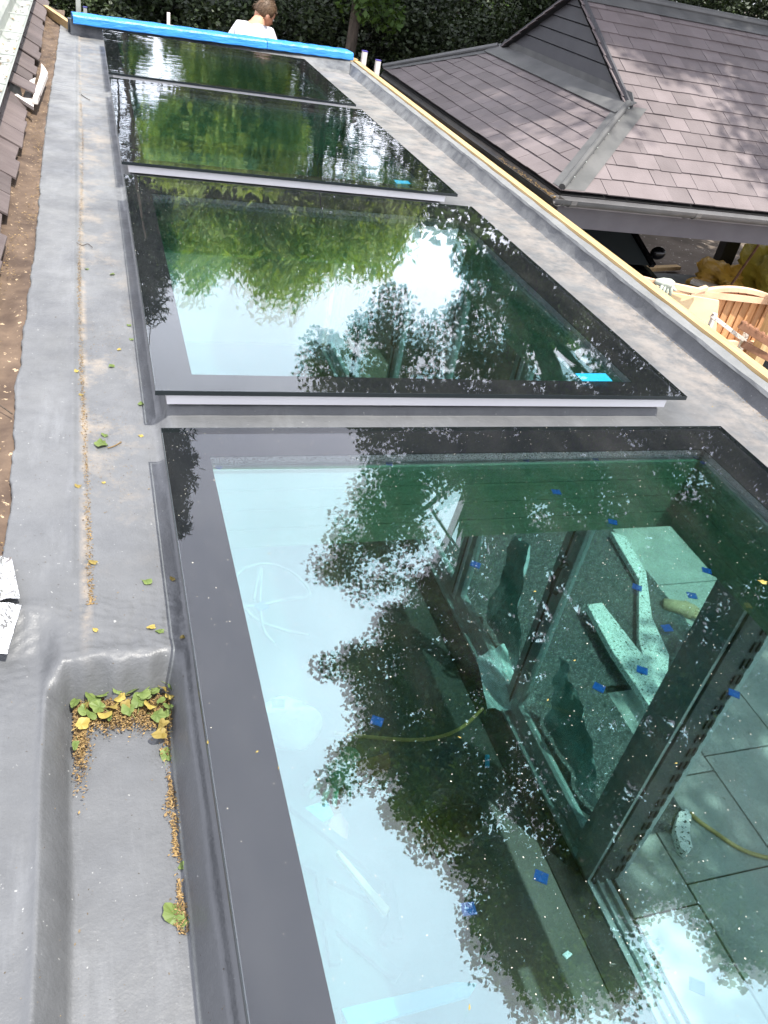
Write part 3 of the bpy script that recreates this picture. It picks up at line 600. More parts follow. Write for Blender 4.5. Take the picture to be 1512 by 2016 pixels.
# pollen and seed specks scattered on the four panes
sp = MB()
for k in range(2600):
    li = rng.choice(4, p=[.55,.25,.12,.08]); a, b = LIGHTS[li]; x, y = rng.uniform(XA, XB), rng.uniform(a, b); s = rng.uniform(.0004, .0013) * (1.5 if rng.random() < .06 else 1)
    th = rng.uniform(0, 6.28); q = [(x+s*math.cos(th+i*1.57)*(1 if i % 2 else .6), y+s*math.sin(th+i*1.57)*(1 if i % 2 else .6)) for i in range(4)]
    sp.add([(u, v, -.9996) for u, v in q] + [(x, y, -.9990)], [(0,1,4),(1,2,4),(2,3,4),(3,0,4)])
tag(sp.build('pollen_specks', M['pollen']), 'pale pollen specks sprinkled over the rooflight glass', 'pollen', kind='stuff')

# ------------------------------------------------------------------ leaves and litter on the roof
def leaf_mesh(name, mat, s, seed, lobes=5):
    r = np.random.default_rng(seed); b = MB(); n = 18; vs = [(0,0,.15*s)]
    for i in range(n):
        a = 2*math.pi*i/n; rr = s*(.62 + .22*abs(math.cos(lobes*a/2)) + .22*math.cos(a) + r.uniform(-.05,.05))
        vs.append((rr*math.cos(a), rr*.78*math.sin(a), .15*s + s*.16*math.sin(2*a+r.uniform(0,1)) - s*.1*math.cos(a)**2 + r.uniform(-.03,.03)*s))
    b.add(vs, [(0, 1+i, 1+(i+1) % n) for i in range(n)], .5); b.c = [.25] + [r.uniform(.3,1) for _ in range(n)]
    st = len(b.v); b.add([(-s*.55,-.02*s,.1*s),(-s*.55,.02*s,.1*s),(-s*1.15,.12*s,.05*s),(-s*1.15,.09*s,.05*s)], [(0,1,2,3)], 1.)
    o = b.build(name, M[mat]); return o
leaf_list = [((200,873),.040,'fallen_green','large round lime green leaf beside a small leaf, halfway down the left strip'),((207,858),.020,'fallen_green','small yellow green leaf tucked behind the large round leaf'),
 ((278,795),.020,'fallen_green','curled green leaf in the shade beside the second rooflight'),((253,640),.017,'fallen_green','small green leaf beside the panel, left of the second rooflight'),((258,668),.016,'fallen_green','flat olive leaf just below another beside the second rooflight'),
 ((222,540),.020,'fallen_green','green leaf on the left strip level with the conifer reflection'),((172,530),.016,'fallen_green','thin green leaf on the dust line below the slates'),((235,688),.014,'fallen_yellow','small yellow leaf in the dusty patch'),
 ((219,722),.022,'fallen_green','narrow green leaf across the dusty patch'),((150,730),.016,'fallen_yellow','pale leaf caught on the seed line'),((160,778),.014,'fallen_brown','thin brown leaf lying on the seed line'),
 ((185,1108),.020,'fallen_brown','brown crumpled leaf on the seed line near its lower end'),((288,1145),.022,'fallen_green','long lime green leaf in the open strip above the gutter box'),((340,1141),.014,'fallen_brown','curled brown leaf in the shadow of the nearest rooflight'),
 ((189,1241),.012,'fallen_yellow','bright yellow leaf at the end of the seed line'),((300,1235),.017,'fallen_yellow','olive yellow leaf on the lip above the gutter box'),((317,1243),.017,'fallen_green','green leaf overlapping the olive one above the gutter box'),
 ((360,1254),.011,'fallen_brown','tiny dark leaf curled in the shade by the glass edge'),((154,958),.016,'fallen_brown','dark thin leaf left of the seed line'),((203,950),.010,'fallen_yellow','small orange leaf right of the seed line'),
 ((345,1805),.038,'fallen_green','big pointed green leaf low in the gutter box'),((362,1812),.022,'fallen_green','rounded green leaf beside the big pointed one'),((358,1707),.017,'fallen_green','green leaf standing on the right edge of the gutter box'),
 ((328,1490),.028,'fallen_green','lobed green leaf on the right edge of the gutter box'),((409,1461),.010,'fallen_brown','small olive leaf stuck on the dark slope beside the glass'),((276,858),.013,'fallen_yellow','faded orange leaf left of the near corner of the glass'),
 ((505,1481),.008,'fallen_yellow','yellow sycamore key on the black border of the nearest glass'),((548,1513),.006,'fallen_yellow','yellow fragment at the inner edge of the black border'),((1503,1147),.020,'fallen_yellow','yellow leaf on the nearest glass at the right edge of the photo'),
 ((1402,800),.010,'fallen_yellow','tiny lime leaf on the open roof right of the second rooflight'),((1052,1165),.010,'fallen_yellow','yellow key on the nearest glass over the door leaf'),((1130,1301),.008,'fallen_yellow','small yellow key on the glass left of the insulation'),((1078,1379),.008,'fallen_yellow','lowest yellow key over the door stile'),
 ((530,1090),.006,'fallen_yellow','tiny yellow key near the left of the nearest glass'),((680,968),.007,'fallen_yellow','yellow key by the thin twig on the far left of the glass'),((905,1452),.008,'fallen_yellow','yellow key above the hose'),((1330,1503),.007,'fallen_yellow','yellow key over the dark corner post'),((924,1985),.010,'fallen_yellow','brown and yellow key at the bottom of the nearest glass')]
lp = {}
for k, (c, s, mt, lab) in enumerate(leaf_list):
    onglass = c[0] > 400
    p = P(c[0], c[1], -1.0 if onglass else -1.12)
    if not onglass:
        z = float(roofz(np.array([p[0]]), np.array([p[1]]))[0]); p = P(c[0], c[1], z + .001)
    if c[0] > 1390 and c[1] < 820: p = P(c[0], c[1], -1.12)
    o = leaf_mesh('fallen_leaf', mt, s*.62, 100+k); o.location = Vector(p) + Vector((0,0,.0005)); o.rotation_euler = (random.uniform(-.15,.15), random.uniform(-.15,.15), random.uniform(0,6.28))
    if onglass and c[0] < 1490: o.scale = (.75,.32,.6)
    tag(o, lab, 'leaf', 'fallen leaves on the roof and glass')
# leaf pile at the head of the gutter box
pile = [(p_, random.uniform(.011,.021)) for p_ in [(176,1412),(232,1366),(248,1388),(296,1396),(316,1386),(280,1372),(305,1355),(330,1408),(170,1390),(205,1408),(150,1385),(165,1400),(185,1380),(205,1375),(225,1395),(240,1378),(262,1360),(285,1352),(272,1385),(300,1370),(322,1362),(335,1375),(330,1395),(255,1400),(215,1410),(310,1410),(322,1430),(160,1430),(150,1470),(338,1352),(290,1372),(195,1395),(318,1448)]]
base_leaf = [leaf_mesh('fallen_leaf', mt, .024, 300+i, 5 if i % 2 else 3) for i, mt in enumerate(('fallen_green','fallen_green','fallen_brown','fallen_yellow','fallen_green','fallen_green'))]
PL = 'one of the green and olive leaves heaped at the head of the sunken gutter box'
for k, (c, s) in enumerate(pile):
    src = base_leaf[k % 6]; o = src if k < 6 else src.copy()
    if k >= 6: COL.objects.link(o)
    o.location = Vector(P(c[0], c[1], -1.18)) + Vector((0,0,random.uniform(0,.008))); o.scale = (s/.024,)*3
    o.rotation_euler = (random.uniform(-.6,.6), random.uniform(-.6,.6), random.uniform(0,6.28)); tag(o, PL, 'leaf', 'leaves heaped in the gutter box')
def litter(name, pts, label, mat='litter', kind='stuff'):
    b = MB()
    for (x, y, z, s) in pts:
        th = random.uniform(0, 6.28); tl = random.uniform(-.7,.7); l, w_ = s, s*random.uniform(.25,.6); cx_, sx_ = math.cos(th), math.sin(th)
        q = [(-l,0,0),(0,-w_,tl*w_),(l,0,random.uniform(-.3,.5)*s),(0,w_,-tl*w_)]
        b.add([(x+u*cx_-v*sx_, y+u*sx_+v*cx_, z+abs(w)+.0006) for u, v, w in q], [(0,1,2,3)], random.random())
    return tag(b.build(name, M[mat]), label, 'debris', kind=kind)
def rz_(x, y): return float(roofz(np.array([x]), np.array([y]))[0])
pts = []
for k in range(5200):
    y = 1.2 + 4.2*random.random()**1.5; dens = .35 + .65*max(0, math.sin(y*2.3+1)*math.sin(y*5.1))
    if random.random() > dens: continue
    x = -.036 + .010*math.sin(y*1.7) + random.gauss(0, .0035); pts.append((x, y, rz_(x, y), random.uniform(.001,.0032)))
for k in range(420):
    y = random.choice([1.62,1.68,1.85,1.9,2.25,2.35,3.0]) + random.gauss(0,.05); x = random.uniform(-.03,.07); pts.append((x, y, rz_(x, y), random.uniform(.0008,.002)))
litter('seed_litter', pts, 'line of dry seed litter along the lap in the grey roof on the left')
pts = []
for k in range(9000):
    t = random.random()
    if t < .62: c = (random.uniform(132,340), random.gauss(1400, 17) + random.uniform(-12,14))
    elif t < .80: c = (random.gauss(158,9), 1400+abs(random.gauss(0,60)))
    else: c = (random.gauss(334,7)+ (lambda q: q*.062)(0), 1400 + random.uniform(0,440))
    if t >= .80: c = (323 + (c[1]-1400)*.085 + random.gauss(0,5.5+4*math.sin(c[1]*.06)), c[1]); 
    if t >= .8 and random.random() > (.5+.5*math.sin(c[1]*.045)*math.sin(c[1]*.017+.6))**1.3*1.2: continue
    if c[0] < 146-(c[1]-1370)*.02: continue
    p = P(c[0], c[1], -1.196); pts.append((p[0], p[1], -1.197 + (random.random()*.012 if t < .8 else random.random()*.004), random.uniform(.0010,.0036)))
litter('seed_litter', pts, 'heap of orange brown seed litter in the sunken gutter box')
pts = []
for k in range(2400):
    y = random.uniform(1.3, 9); x = -.25 + .06*math.sin(y*2) + random.gauss(0,.022); pts.append((max(min(x,-.19),-.33), y, -1.119, random.uniform(.002,.006)))
litter('seed_litter', pts, 'dry seeds and leaf scraps scattered in the brown valley beside the slates')
pts = []
for k in range(900):
    y = 1.4 + 6*random.random()**1.3; x = 2.115 + (y-1.7)*.0115 + random.gauss(0,.011); pts.append((min(x, 2.137+(y-1.7)*.0115), y, -1.118, random.uniform(.0012,.0035)))
litter('seed_litter', pts, 'thin line of seeds gathered at the foot of the right hand parapet')
pts = []
for k in range(1100):
    y = .1 + 6.5*random.random()**1.6; x = random.uniform(-.19,.13) if random.random() < .6 else random.uniform(1.72, 2.12)
    pts.append((x, y, rz_(x, y), random.uniform(.0006,.0019)*(1.8 if random.random() < .05 else 1)))
litter('grit_specks', pts, 'fine brown grit and bud scales scattered over the grey roof', 'leaf_grit')
tubething('twig', [tuple(P(x,y,-1.115)) for x,y in ((150,478),(162,483),(173,480),(182,487))], .0012, 'bark', 'thin dark twig on the grey roof left of the green leaf', 'twig', n=5)
tubething('twig', [tuple(P(x,y,-1.115)) for x,y in ((160,186),(168,192),(177,197))], .002, 'bark', 'thin twig at the far end of the left strip', 'twig', n=5)
tubething('twig', [tuple(P(x,y,-1.112)) for x,y in ((0,798),(12,806),(24,815))], .0018, 'bark', 'brown twig in the valley at the left edge of the photo', 'twig', n=5)
tubething('twig', [tuple(P(x,y,-1.117)) for x,y in ((212,882),(225,878),(239,870))], .0016, 'litter', 'reddish twig beside the large round leaf', 'twig', n=5)
# ------------------------------------------------------------------ left: slates, membrane valley, gutter
HL = thing('slate_roofed_house', (-1.5, 4, G), 'brown slate roof and membrane valley along the left edge of the photo', 'house')
mb_ = MB(); nx, ny = 14, 160
vs = []
for i in range(nx+1):
    for j in range(ny+1):
        x = -.46 + .30*i/nx; y = 1.33 + 7.87*j/ny; z = -1.129 + .006*math.sin(i*1.1+math.sin(j*.3)) + .02*max(0, (-.30-x)/.1)
        z += .004*math.sin(j*.9+i); 
        if x > -.2: z = -1.134
        vs.append((x, y, z))
mb_.add(vs, [(i*(ny+1)+j, (i+1)*(ny+1)+j, (i+1)*(ny+1)+j+1, i*(ny+1)+j+1) for i in range(nx) for j in range(ny)])
mb_.build('valley_membrane', M['membrane'], HL, smooth=True)
sb = MB(); r_ = random.Random(5)
for c_ in range(2):
    y = 1.40 + (c_ % 2)*.12
    while y < 9.3:
        wdt = .235 + r_.uniform(-.01,.01)
        x0 = -.292 - c_*.10 + r_.uniform(-.012,.010); x1 = x0 - .22; z0 = -1.090 + c_*.060 + r_.uniform(0,.005); th = .008
        if c_ == 0 and 5.0 < y < 5.25: x0 += .05; z0 += .03
        if c_ == 0 and 5.30 < y < 5.6: y += .24; continue
        up = .22*.58 - .016; k = r_.uniform(-.008,.008)
        sb.add([(x0,y,z0),(x0+k,y+wdt-.005,z0+r_.uniform(-.003,.003)),(x1,y+wdt-.005,z0+up),(x1,y,z0+up),(x0,y,z0+th),(x0+k,y+wdt-.005,z0+th),(x1,y+wdt-.005,z0+up+th),(x1,y,z0+up+th)], [(3,2,1,0),(4,5,6,7),(0,1,5,4),(1,2,6,5),(2,3,7,6),(3,0,4,7)], r_.random())
        y += wdt
sb.build('slates', M['slate_left'], HL)
ub = MB(); ub.slab([(-.32,1.35,-1.14),(-.32,9.4,-1.14),(-1.1,9.4,-.66),(-1.1,1.35,-.66)], (0,0,-.04)); ub.box((-1.2,1.35,G),(-.40,9.4,-1.19)); ub.build('wall', M['black'], HL)
gt = MB(); prof = [(-.350,-.900),(-.356,-.904),(-.366,-.935),(-.385,-.952),(-.45,-.955),(-.475,-.935),(-.482,-.87),(-.50,-.85),(-.80,-.72)]
vs = [(x, y, z) for y in np.linspace(2.6, 9.4, 18) for x, z in prof]; n = len(prof)
gt.add(vs, [(i*n+k, i*n+k+1, (i+1)*n+k+1, (i+1)*n+k) for i in range(17) for k in range(n-1)])
gu = gt.build('gutter', M['white_pvc'], HL, smooth=False)
for y in np.arange(3.1, 9.3, .75):
    gr_ = MB(); gr_.box((-.478, y, -.912), (-.358, y+.02, -.906)); b_ = gr_.build('gutter_bracket', M['white_pvc'], None); b_.parent = gu
    for v_ in b_.data.vertices: v_.co -= Vector(HL.location)
gl_pts = [(random.uniform(-.47,-.37), random.uniform(3.0,9.2), -.951, random.uniform(.008,.022)) for _ in range(150)]
# plastic offcut stuck in the gap of the slates
pv_ = MB(); Z5 = -1.07
A_ = [tuple(P(*q, -1.04)) for q in ((81,124),(88,132),(94,142),(74,194),(64,193),(80,143))]
pv_.slab(A_, (0,0,-.03)); pv_.slab([tuple(P(*q, -1.05)) for q in ((28,186),(34,184),(66,206),(66,210))], (0,0,-.02)); pv_.slab([tuple(P(*q,-1.07)) for q in ((58,158),(70,152),(64,190),(66,206),(44,192))], (0,0,-.004))
tag(pv_.build('plastic_offcut', M['white_pvc2'], bevel=.002, base=tuple(P(70,170,-1.08))), 'pinkish white broken plastic trim jammed in a gap of the left slates', 'plastic trim')
sheet('foil_flashing', tuple(P(-60,1085,-1.10)), tuple(P(22,1096,-1.102)), tuple(P(40,1180,-1.100)), tuple(P(-60,1180,-1.085)), 'foil', 'crinkled silver foil flashing tape at the left edge of the photo', 'foil tape', amp=.0035, seed=5)
sheet('foil_flashing', tuple(P(-60,1182,-1.09)), tuple(P(42,1190,-1.098)), tuple(P(14,1288,-1.118)), tuple(P(-50,1270,-1.10)), 'foil', 'lower piece of crinkled silver foil tape folded over the roof step', 'foil tape', amp=.003, seed=6)
litter('gutter_leaves', gl_pts, 'dead leaf scraps lying in the pale gutter at the top left corner')
# ------------------------------------------------------------------ blue wrapped trim and uprights beyond the far edge
A, B = Vector((-.076, 7.70, -.975)), Vector((2.27, 7.98, -.975)); mid = A.lerp(B, .66)
for p, q, lab in ((A, mid, 'longer left length of bright blue film wrapped trim across the far edge of the roof'), (mid + (B-A)*.002, B, 'shorter right length of bright blue film wrapped trim, its end cut at an angle')):
    b_ = MB(); d = (q-p).normalized(); s_ = Vector((-d.y, d.x, 0)); seg = 20; prof = [(.0,-.056),(-.005,-.050),(.001,-.006),(.012,.006),(.070,.016),(.13,.012),(.135,-.04),(.125,-.04),(.120,.002),(.070,.004),(.020,-.004),(.012,-.012),(.010,-.056)]
    n = len(prof); vs = []
    for i in range(seg+1):
        e = p.lerp(q, i/seg)
        for k, (u, z) in enumerate(prof): 
            ex = (d*.05*u/.16*-1.5 if (q == B and i == seg) else Vector((0,0,0)))
            vs.append(tuple(e + s_*u + Vector((0,0,z + .002*math.sin(i*1.9+k)))+ex))
    b_.add(vs, [(i*n+k, (i+1)*n+k, (i+1)*n+(k+1)%n, i*n+(k+1)%n) for i in range(seg) for k in range(n)] + [tuple(range(n)), tuple(seg*n+k for k in range(n))[::-1]])
    tag(b_.build('blue_trim', M['blue_film'], base=tuple(p)), lab, 'trim', 'blue film wrapped trim lengths')
ups = [(.66,7.95,-.875,.028,'white_pvc2','short white upright behind the middle of the left blue trim',None),(2.345,7.9,-.930,.045,'white_pvc2','left white post of the pair at the far corner of the parapet','tip_purple'),(2.455,7.82,-.975,.045,'white_pvc2','right white post of the pair at the far corner of the parapet','tip_purple'),(-.035,7.95,-.60,.04,'white_pvc','tall grey white post behind the left end of the blue trim','navy'),(.015,7.9,-.925,.03,'white_pvc','short grey stub beside the tall post at the left end','navy'),(.40,7.75,-.945,.028,'navy','navy clamp head peeping over the left blue trim',None),(1.86,8.0,-1.005,.03,'white_pvc2','small pale stub behind the right blue trim',None)]
ups = [(u[0]*1.055, u[1]*1.055, u[2]*1.055)+u[3:] for u in ups]
for x, y, z, s, mt, lab, tip in ups:
    t = thing('scaffold_upright', (x, y, G), lab, 'upright', 'uprights of the scaffold beyond the far edge')
    b_ = MB(); b_.box((x-s/2,y-s/2,G),(x+s/2,y+s/2,z-.006)); b_.build('tube', M[mt], t, bevel=.004)
    if tip: b_ = MB(); b_.box((x-s/2-.002,y-s/2-.002,z-.006),(x+s/2+.002,y+s/2+.002,z)); b_.build('cap', M[tip], t)
b_ = MB(); b_.beam((.70,8.42,-1.045),(1.27,8.50,-1.06),.12,.03); tag(b_.build('plastic_plank', M['white_pvc2'], bevel=.003, base=(.9,8,-1.0)), 'white plank edge just behind the blue trim, left of the man', 'plank')
pf = thing('work_platform', (1.4, 8.9, G), 'plank work platform the man in the white shirt stands on, behind the roof', 'platform')
b_ = MB(); [b_.box((-.6, 8.52+k*.24, -2.50), (3.0, 8.74+k*.24, -2.462)) for k in range(3)]; b_.build('planks', M['wood_post'], pf, bevel=.003)
for x in (-.5, 2.9):
    for y in (8.6, 9.15): b_ = MB(); b_.tube([(x,y,G),(x,y,-2.50)], .024, 10); b_.build('leg', M['rim'], pf)
for k, (x, y) in enumerate([(.66,7.95),(2.345,7.9)]): pass
# ------------------------------------------------------------------ man in a white shirt beyond the roof
def skinned(name, joints, edges, mat, parent, root=0, sub=2):
    """joints: (x,y,z,r) in the person's own frame"""
    me = bpy.data.meshes.new(name); me.from_pydata([j[:3] for j in joints], edges, []); o = bpy.data.objects.new(name, me); COL.objects.link(o)
    sk = o.modifiers.new('skin', 'SKIN'); sk.use_smooth_shade = True
    for i, j in enumerate(joints):
        r = j[3]; me.skin_vertices[0].data[i].radius = (r if not hasattr(r, '__len__') else r[0], r if not hasattr(r, '__len__') else r[1]); me.skin_vertices[0].data[i].use_root = (i == root)
    s = o.modifiers.new('sub', 'SUBSURF'); s.levels = sub; s.render_levels = sub
    me.materials.append(mat); o.parent = parent; return o
MAN = thing('person', (1.49, 8.80, -2.485), 'man in a white t-shirt seen from behind, looking down beyond the blue trim', 'person', rz=R(-32))
# own frame: +y is the way he faces, x to his right, z up from the soles
J = [(0,0,.92,.135),(0,.01,1.06,.125),(0,.03,1.22,.135),(0,.06,1.40,.120),(0,.12,1.53,.065),(.02,.17,1.585,.055),
 (-.10,0,.86,.090),(-.11,.03,.48,.065),(-.11,-.01,.10,.045),(-.11,.12,.035,.040),(.10,0,.86,.090),(.12,.03,.48,.065),(.12,-.01,.10,.045),(.12,.12,.035,.040),
 (-.18,.07,1.45,.062),(-.24,.02,1.16,.045),(-.20,.22,1.00,.034),(-.19,.28,.96,.030),(.18,.07,1.45,.062),(.25,.06,1.16,.045),(.20,.28,1.04,.034),(.19,.34,1.01,.030)]
Ed = [(0,1),(1,2),(2,3),(3,4),(4,5),(0,6),(6,7),(7,8),(8,9),(0,10),(10,11),(11,12),(12,13),(3,14),(14,15),(15,16),(16,17),(3,18),(18,19),(19,20),(20,21)]
for s_, hb_ in ((-1, 17), (1, 21)):
    hx, hy, hz = J[hb_][:3]
    for f, (dx, ln) in enumerate(((-.022,.075),(-.007,.085),(.008,.08),(.022,.062))):
        i0 = len(J); J += [(hx+dx*1.1, hy+.045, hz-.01, .0095),(hx+dx*1.2, hy+.045+ln*.6, hz-.03, .0088),(hx+dx*1.2, hy+.045+ln, hz-.065, .0075)]; Ed += [(hb_, i0),(i0,i0+1),(i0+1,i0+2)]
    i0 = len(J); J += [(hx-s_*.035, hy+.02, hz-.005, .011),(hx-s_*.05, hy+.06, hz-.02, .009)]; Ed += [(hb_, i0),(i0,i0+1)]
body = skinned('body', J, Ed, M['skin'], MAN)
# head: one shaped surface with brow, nose, chin and ears, tilted forward and turned to his right
hd_ = MB(); hd_.ball((0,0,0), 1, 28, 22); V = np.array(hd_.v)
V = V * np.array((.076, .098, .118)); y, z, x = V[:,1], V[:,2], V[:,0]
jaw = np.clip(-z/.118, 0, 1); V[:,0] *= 1 - .32*jaw**1.3; V[:,1] += .020*jaw*(y > 0); V[:,1] -= .012*(z > .02)*(y < 0)
nose = np.exp(-(x/.013)**2)*np.exp(-((z+.018)/.020)**2)*(y > .05); V[:,1] += .024*nose
V[:,1] -= .008*np.exp(-((np.abs(x)-.03)/.014)**2)*np.exp(-((z-.012)/.014)**2)*(y > .04)
V[:,1] += .005*np.exp(-(x/.03)**2)*np.exp(-((z+.058)/.010)**2)*(y > .04)
hd_.v = [tuple(q) for q in V]
for s_ in (-1, 1): hd_.ball((s_*.077,-.006,-.012), 1, 10, 8, (.010,.022,.033))
head = hd_.build('head', M['skin'], None, smooth=True); head.parent = MAN
HM = (0.03,.225,1.605); head.location = HM; head.rotation_euler = (R(-34), R(8), R(-42))
hr = MB(); hr.ball((0,0,0), 1, 26, 18); V = np.array(hr.v); V = V*np.array((.084,.108,.124)); hh = []
V[:,1] -= .010; V[:,2] += .010
rr_ = np.random.default_rng(4); V *= 1 + rr_.uniform(-.025,.025,(len(V),1))
drop = (V[:,2] < -.045) | ((V[:,1] > .045) & (V[:,2] < .058)) | ((V[:,2] < -.01) & (V[:,1] > .0))
V[drop] *= .80
hr.v = [tuple(q) for q in V]
for q in V[(~drop)]:
    for _ in range(3):
        p_ = np.array(q)*1.0 + rr_.normal(size=3)*.006; d_ = p_/np.linalg.norm(p_); t_ = np.cross(d_, (0,0,1)) + rr_.normal(size=3)*.5; t_ /= np.linalg.norm(t_)
        dn_ = d_*.35 + np.array((0,-.3,-.6)) + rr_.normal(size=3)*.25; dn_ /= np.linalg.norm(dn_)
        hr.add([p_-t_*.003, p_+t_*.003, p_+dn_*.022+d_*.004], [(0,1,2)])
hair = hr.build('hair', M['hair'], None, smooth=True); hair.parent = head
for s_ in (-1,1):
    ey = MB(); ey.ball((s_*.030,.086,.012), .0105, 10, 8); e_ = ey.build('eye', M['white_pvc'], None, smooth=True); e_.parent = head
TJ = [(0,-.005,.90,.150),(0,0,1.06,.150),(0,.02,1.22,.175),(0,.04,1.38,.175),(0,.09,1.49,.105),(-.15,.055,1.45,.095),(-.215,.03,1.27,.070),(-.235,.022,1.19,.066),(.15,.055,1.45,.095),(.22,.05,1.27,.070),(.242,.058,1.19,.066)]
shirt = skinned('t_shirt', TJ, [(0,1),(1,2),(2,3),(3,4),(3,5),(5,6),(6,7),(3,8),(8,9),(9,10)], M['tshirt'], MAN)
TR = [(0,0,.93,.145),(-.10,0,.84,.105),(-.11,.03,.48,.080),(-.11,-.01,.09,.066),(.10,0,.84,.105),(.12,.03,.48,.080),(.12,-.01,.09,.066)]
skinned('trousers', TR, [(0,1),(1,2),(2,3),(0,4),(4,5),(5,6)], M['jeans'], MAN)
for s_ in (-1, 1):
    b_ = MB(); b_.ball((s_*.115,.06,.05), 1, 14, 10, (.052,.150,.052)); q = b_.build('shoe', M['black'], None, smooth=True); q.parent = MAN
for o in MAN.children:
    if o.name.startswith('t_shirt'):      # widen the chest over the shoulders
        o.scale = (1.06, .86, 1)

# ------------------------------------------------------------------ carport
CP = thing('carport', (6.6, 8.1, G), 'open carport with purple grey slate roof, clad gablet and grey gutters', 'carport')
def clip(poly, a, b, c):      # keep a*u+b*v<=c
    out = []
    for i in range(len(poly)):
        p, q = poly[i], poly[(i+1) % len(poly)]; dp, dq = a*p[0]+b*p[1]-c, a*q[0]+b*q[1]-c
        if dp <= 0: out.append(p)
        if dp*dq < 0: t = dp/(dp-dq); out.append((p[0]+(q[0]-p[0])*t, p[1]+(q[1]-p[1])*t))
    return out
def slates(mb, O, U, Vv, nU, region, w_=.205, g_=.175, seed=1, b0=(0,12)):
    """O origin, U along eave, Vv up slope (unit), region convex polygon in (u, v)"""
    r = random.Random(seed); O, U, Vv = Vector(O), Vector(U).normalized(), Vector(Vv).normalized(); Nn = U.cross(Vv).normalized()
    if Nn.z < 0: Nn = -Nn
    us = [p[0] for p in region]; vs = [p[1] for p in region]; hp = []
    ar = sum(region[i][0]*region[(i+1)%len(region)][1]-region[(i+1)%len(region)][0]*region[i][1] for i in range(len(region)))
    reg = region if ar > 0 else region[::-1]
    for i in range(len(reg)):
        p, q = reg[i], reg[(i+1)%len(reg)]; ex, ey = q[0]-p[0], q[1]-p[1]; hp.append((ey, -ex, ey*p[0]-ex*p[1]))
    v = 0; row = 0
    while v < max(vs):
        u = b0[0] - w_ + (row % 2)*w_/2 + r.uniform(-.012,.012)
        while u < b0[1]:
            ju, jv = r.uniform(-.003,.003), r.uniform(-.004,.004)
            pl = [(u+.0015+ju, v+jv), (u+w_-.0015+ju, v+jv+r.uniform(-.002,.002)), (u+w_-.0015+ju, v+g_+.02), (u+.0015+ju, v+g_+.02)]
            for a, b, c in hp:
                pl = clip(pl, a, b, c)
                if len(pl) < 3: break
            if len(pl) >= 3:
                t0 = r.uniform(.008,.013); t = r.random(); top = []; bot = []
                for (pu, pv) in pl:
                    lift = t0*(1 - (pv-v)/(g_+.02)) + .001; P_ = O + U*pu + Vv*pv; top.append(P_ + Nn*(lift+.005)); bot.append(P_ + Nn*(lift-.004))
                n = len(pl); mb.add(top+bot, [tuple(range(n)), tuple(range(n,2*n))[::-1]] + [(k, n+k, n+(k+1)%n, (k+1)%n) for k in range(n)], t)
            u += w_
        v += g_; row += 1
zE, zR, yF, yB, yR_, xL, xG, xE = -1.40, -.20, 5.70, 10.5, 8.10, 3.37, 4.34, 12.5
T = (zR-zE)/(yR_-yF); cs = math.hypot(1, T); zH = zE + (xG-xL)*T
sb = MB()
Lr = (yR_-yF)*cs; Lh = (xG-xL)*cs
for rg_ in ([(0,0),(xG-xL,0),(xG-xL,Lh)], [(xG-xL,0),(xE-xL,0),(xE-xL,Lr),(xG-xL,Lr)]): slates(sb, (xL,yF,zE), (1,0,0), (0,1,T), 0, rg_, seed=3)
slates(sb, (xL,yB,zE), (0,-1,0), (1,0,T), 0, [(0,0),(yB-yF,0),(yB-yF-(xG-xL),Lh),(xG-xL,Lh)], seed=4, g_=.145, w_=.22)
for rg_ in ([(0,0),(xG-xL,0),(xG-xL,Lh)], [(xG-xL,0),(xE-xL,0),(xE-xL,Lr),(xG-xL,Lr)]): slates(sb, (xL,yB,zE), (1,0,0), (0,-1,T), 0, rg_, seed=5)
so_ = sb.build('slate_roof', M['slate'], CP)
ub = MB(); d = .02
ub.add([(xL,yF,zE-d),(xE,yF,zE-d),(xE,yR_,zR-d),(xG,yR_,zR-d),(xG,yF+xG-xL,zH-d),(xL,yB,zE-d),(xE,yB,zE-d),(xG,yB-xG+xL,zH-d)], [(0,1,2,3,4),(0,4,7,5),(5,7,3,2,6)])
ub.build('roof_underside', M['black'], CP)
# gablet cladding boards
yg0, yg1 = yF+(xG-xL), yB-(xG-xL)
gb = MB(); nb = 6
for k in range(nb):
    f0, f1 = k/nb, (k+1)/nb; za, zb = zH+(zR-zH)*f0, zH+(zR-zH)*f1
    a0, b0 = yg0+(yR_-yg0)*f0, yg1+(yR_-yg1)*f0; a1, b1 = yg0+(yR_-yg0)*f1, yg1+(yR_-yg1)*f1
    x0, x1 = xG+.055, xG+.085
    a1m, b1m = a1, b1
    gb.add([(x0,a0,za),(x0,b0,za),(x0+.012,b1m,zb-.012),(x0+.012,a1m,zb-.012),(x1+.02,a0,za),(x1+.02,b0,za),(x1+.02,b1,zb),(x1+.02,a1,zb)], [(0,3,2,1),(4,5,6,7),(0,1,5,4),(3,7,6,2)])
gb.build('gablet_cladding', M['cladding'], CP)
ld = MB()
def flatstrip(mb, p, q, w1, w2, n1, n2, th=.006):
    """two-winged flashing along p-q"""
    p, q = Vector(p), Vector(q); seg = 10
    for w_, nrm in ((w1, n1), (w2, n2)):
        d = (q-p).normalized(); nrm = Vector(nrm).normalized(); s = nrm.cross(d).normalized()*w_
        vs = []
        for i in range(seg+1):
            e = p.lerp(q, i/seg) + nrm*.022; vs += [e, e+s]
        mb.add(vs, [(2*k, 2*k+1, 2*k+3, 2*k+2) for k in range(seg)])
nF, nL, nB = (0,-T,1), (-T,0,1), (0,T,1)
Cn, Hn, Cf, Hf, Ap = (xL,yF,zE), (xG,yF+xG-xL,zH), (xL,yB,zE), (xG,yB-xG+xL,zH), (xG,yR_,zR)

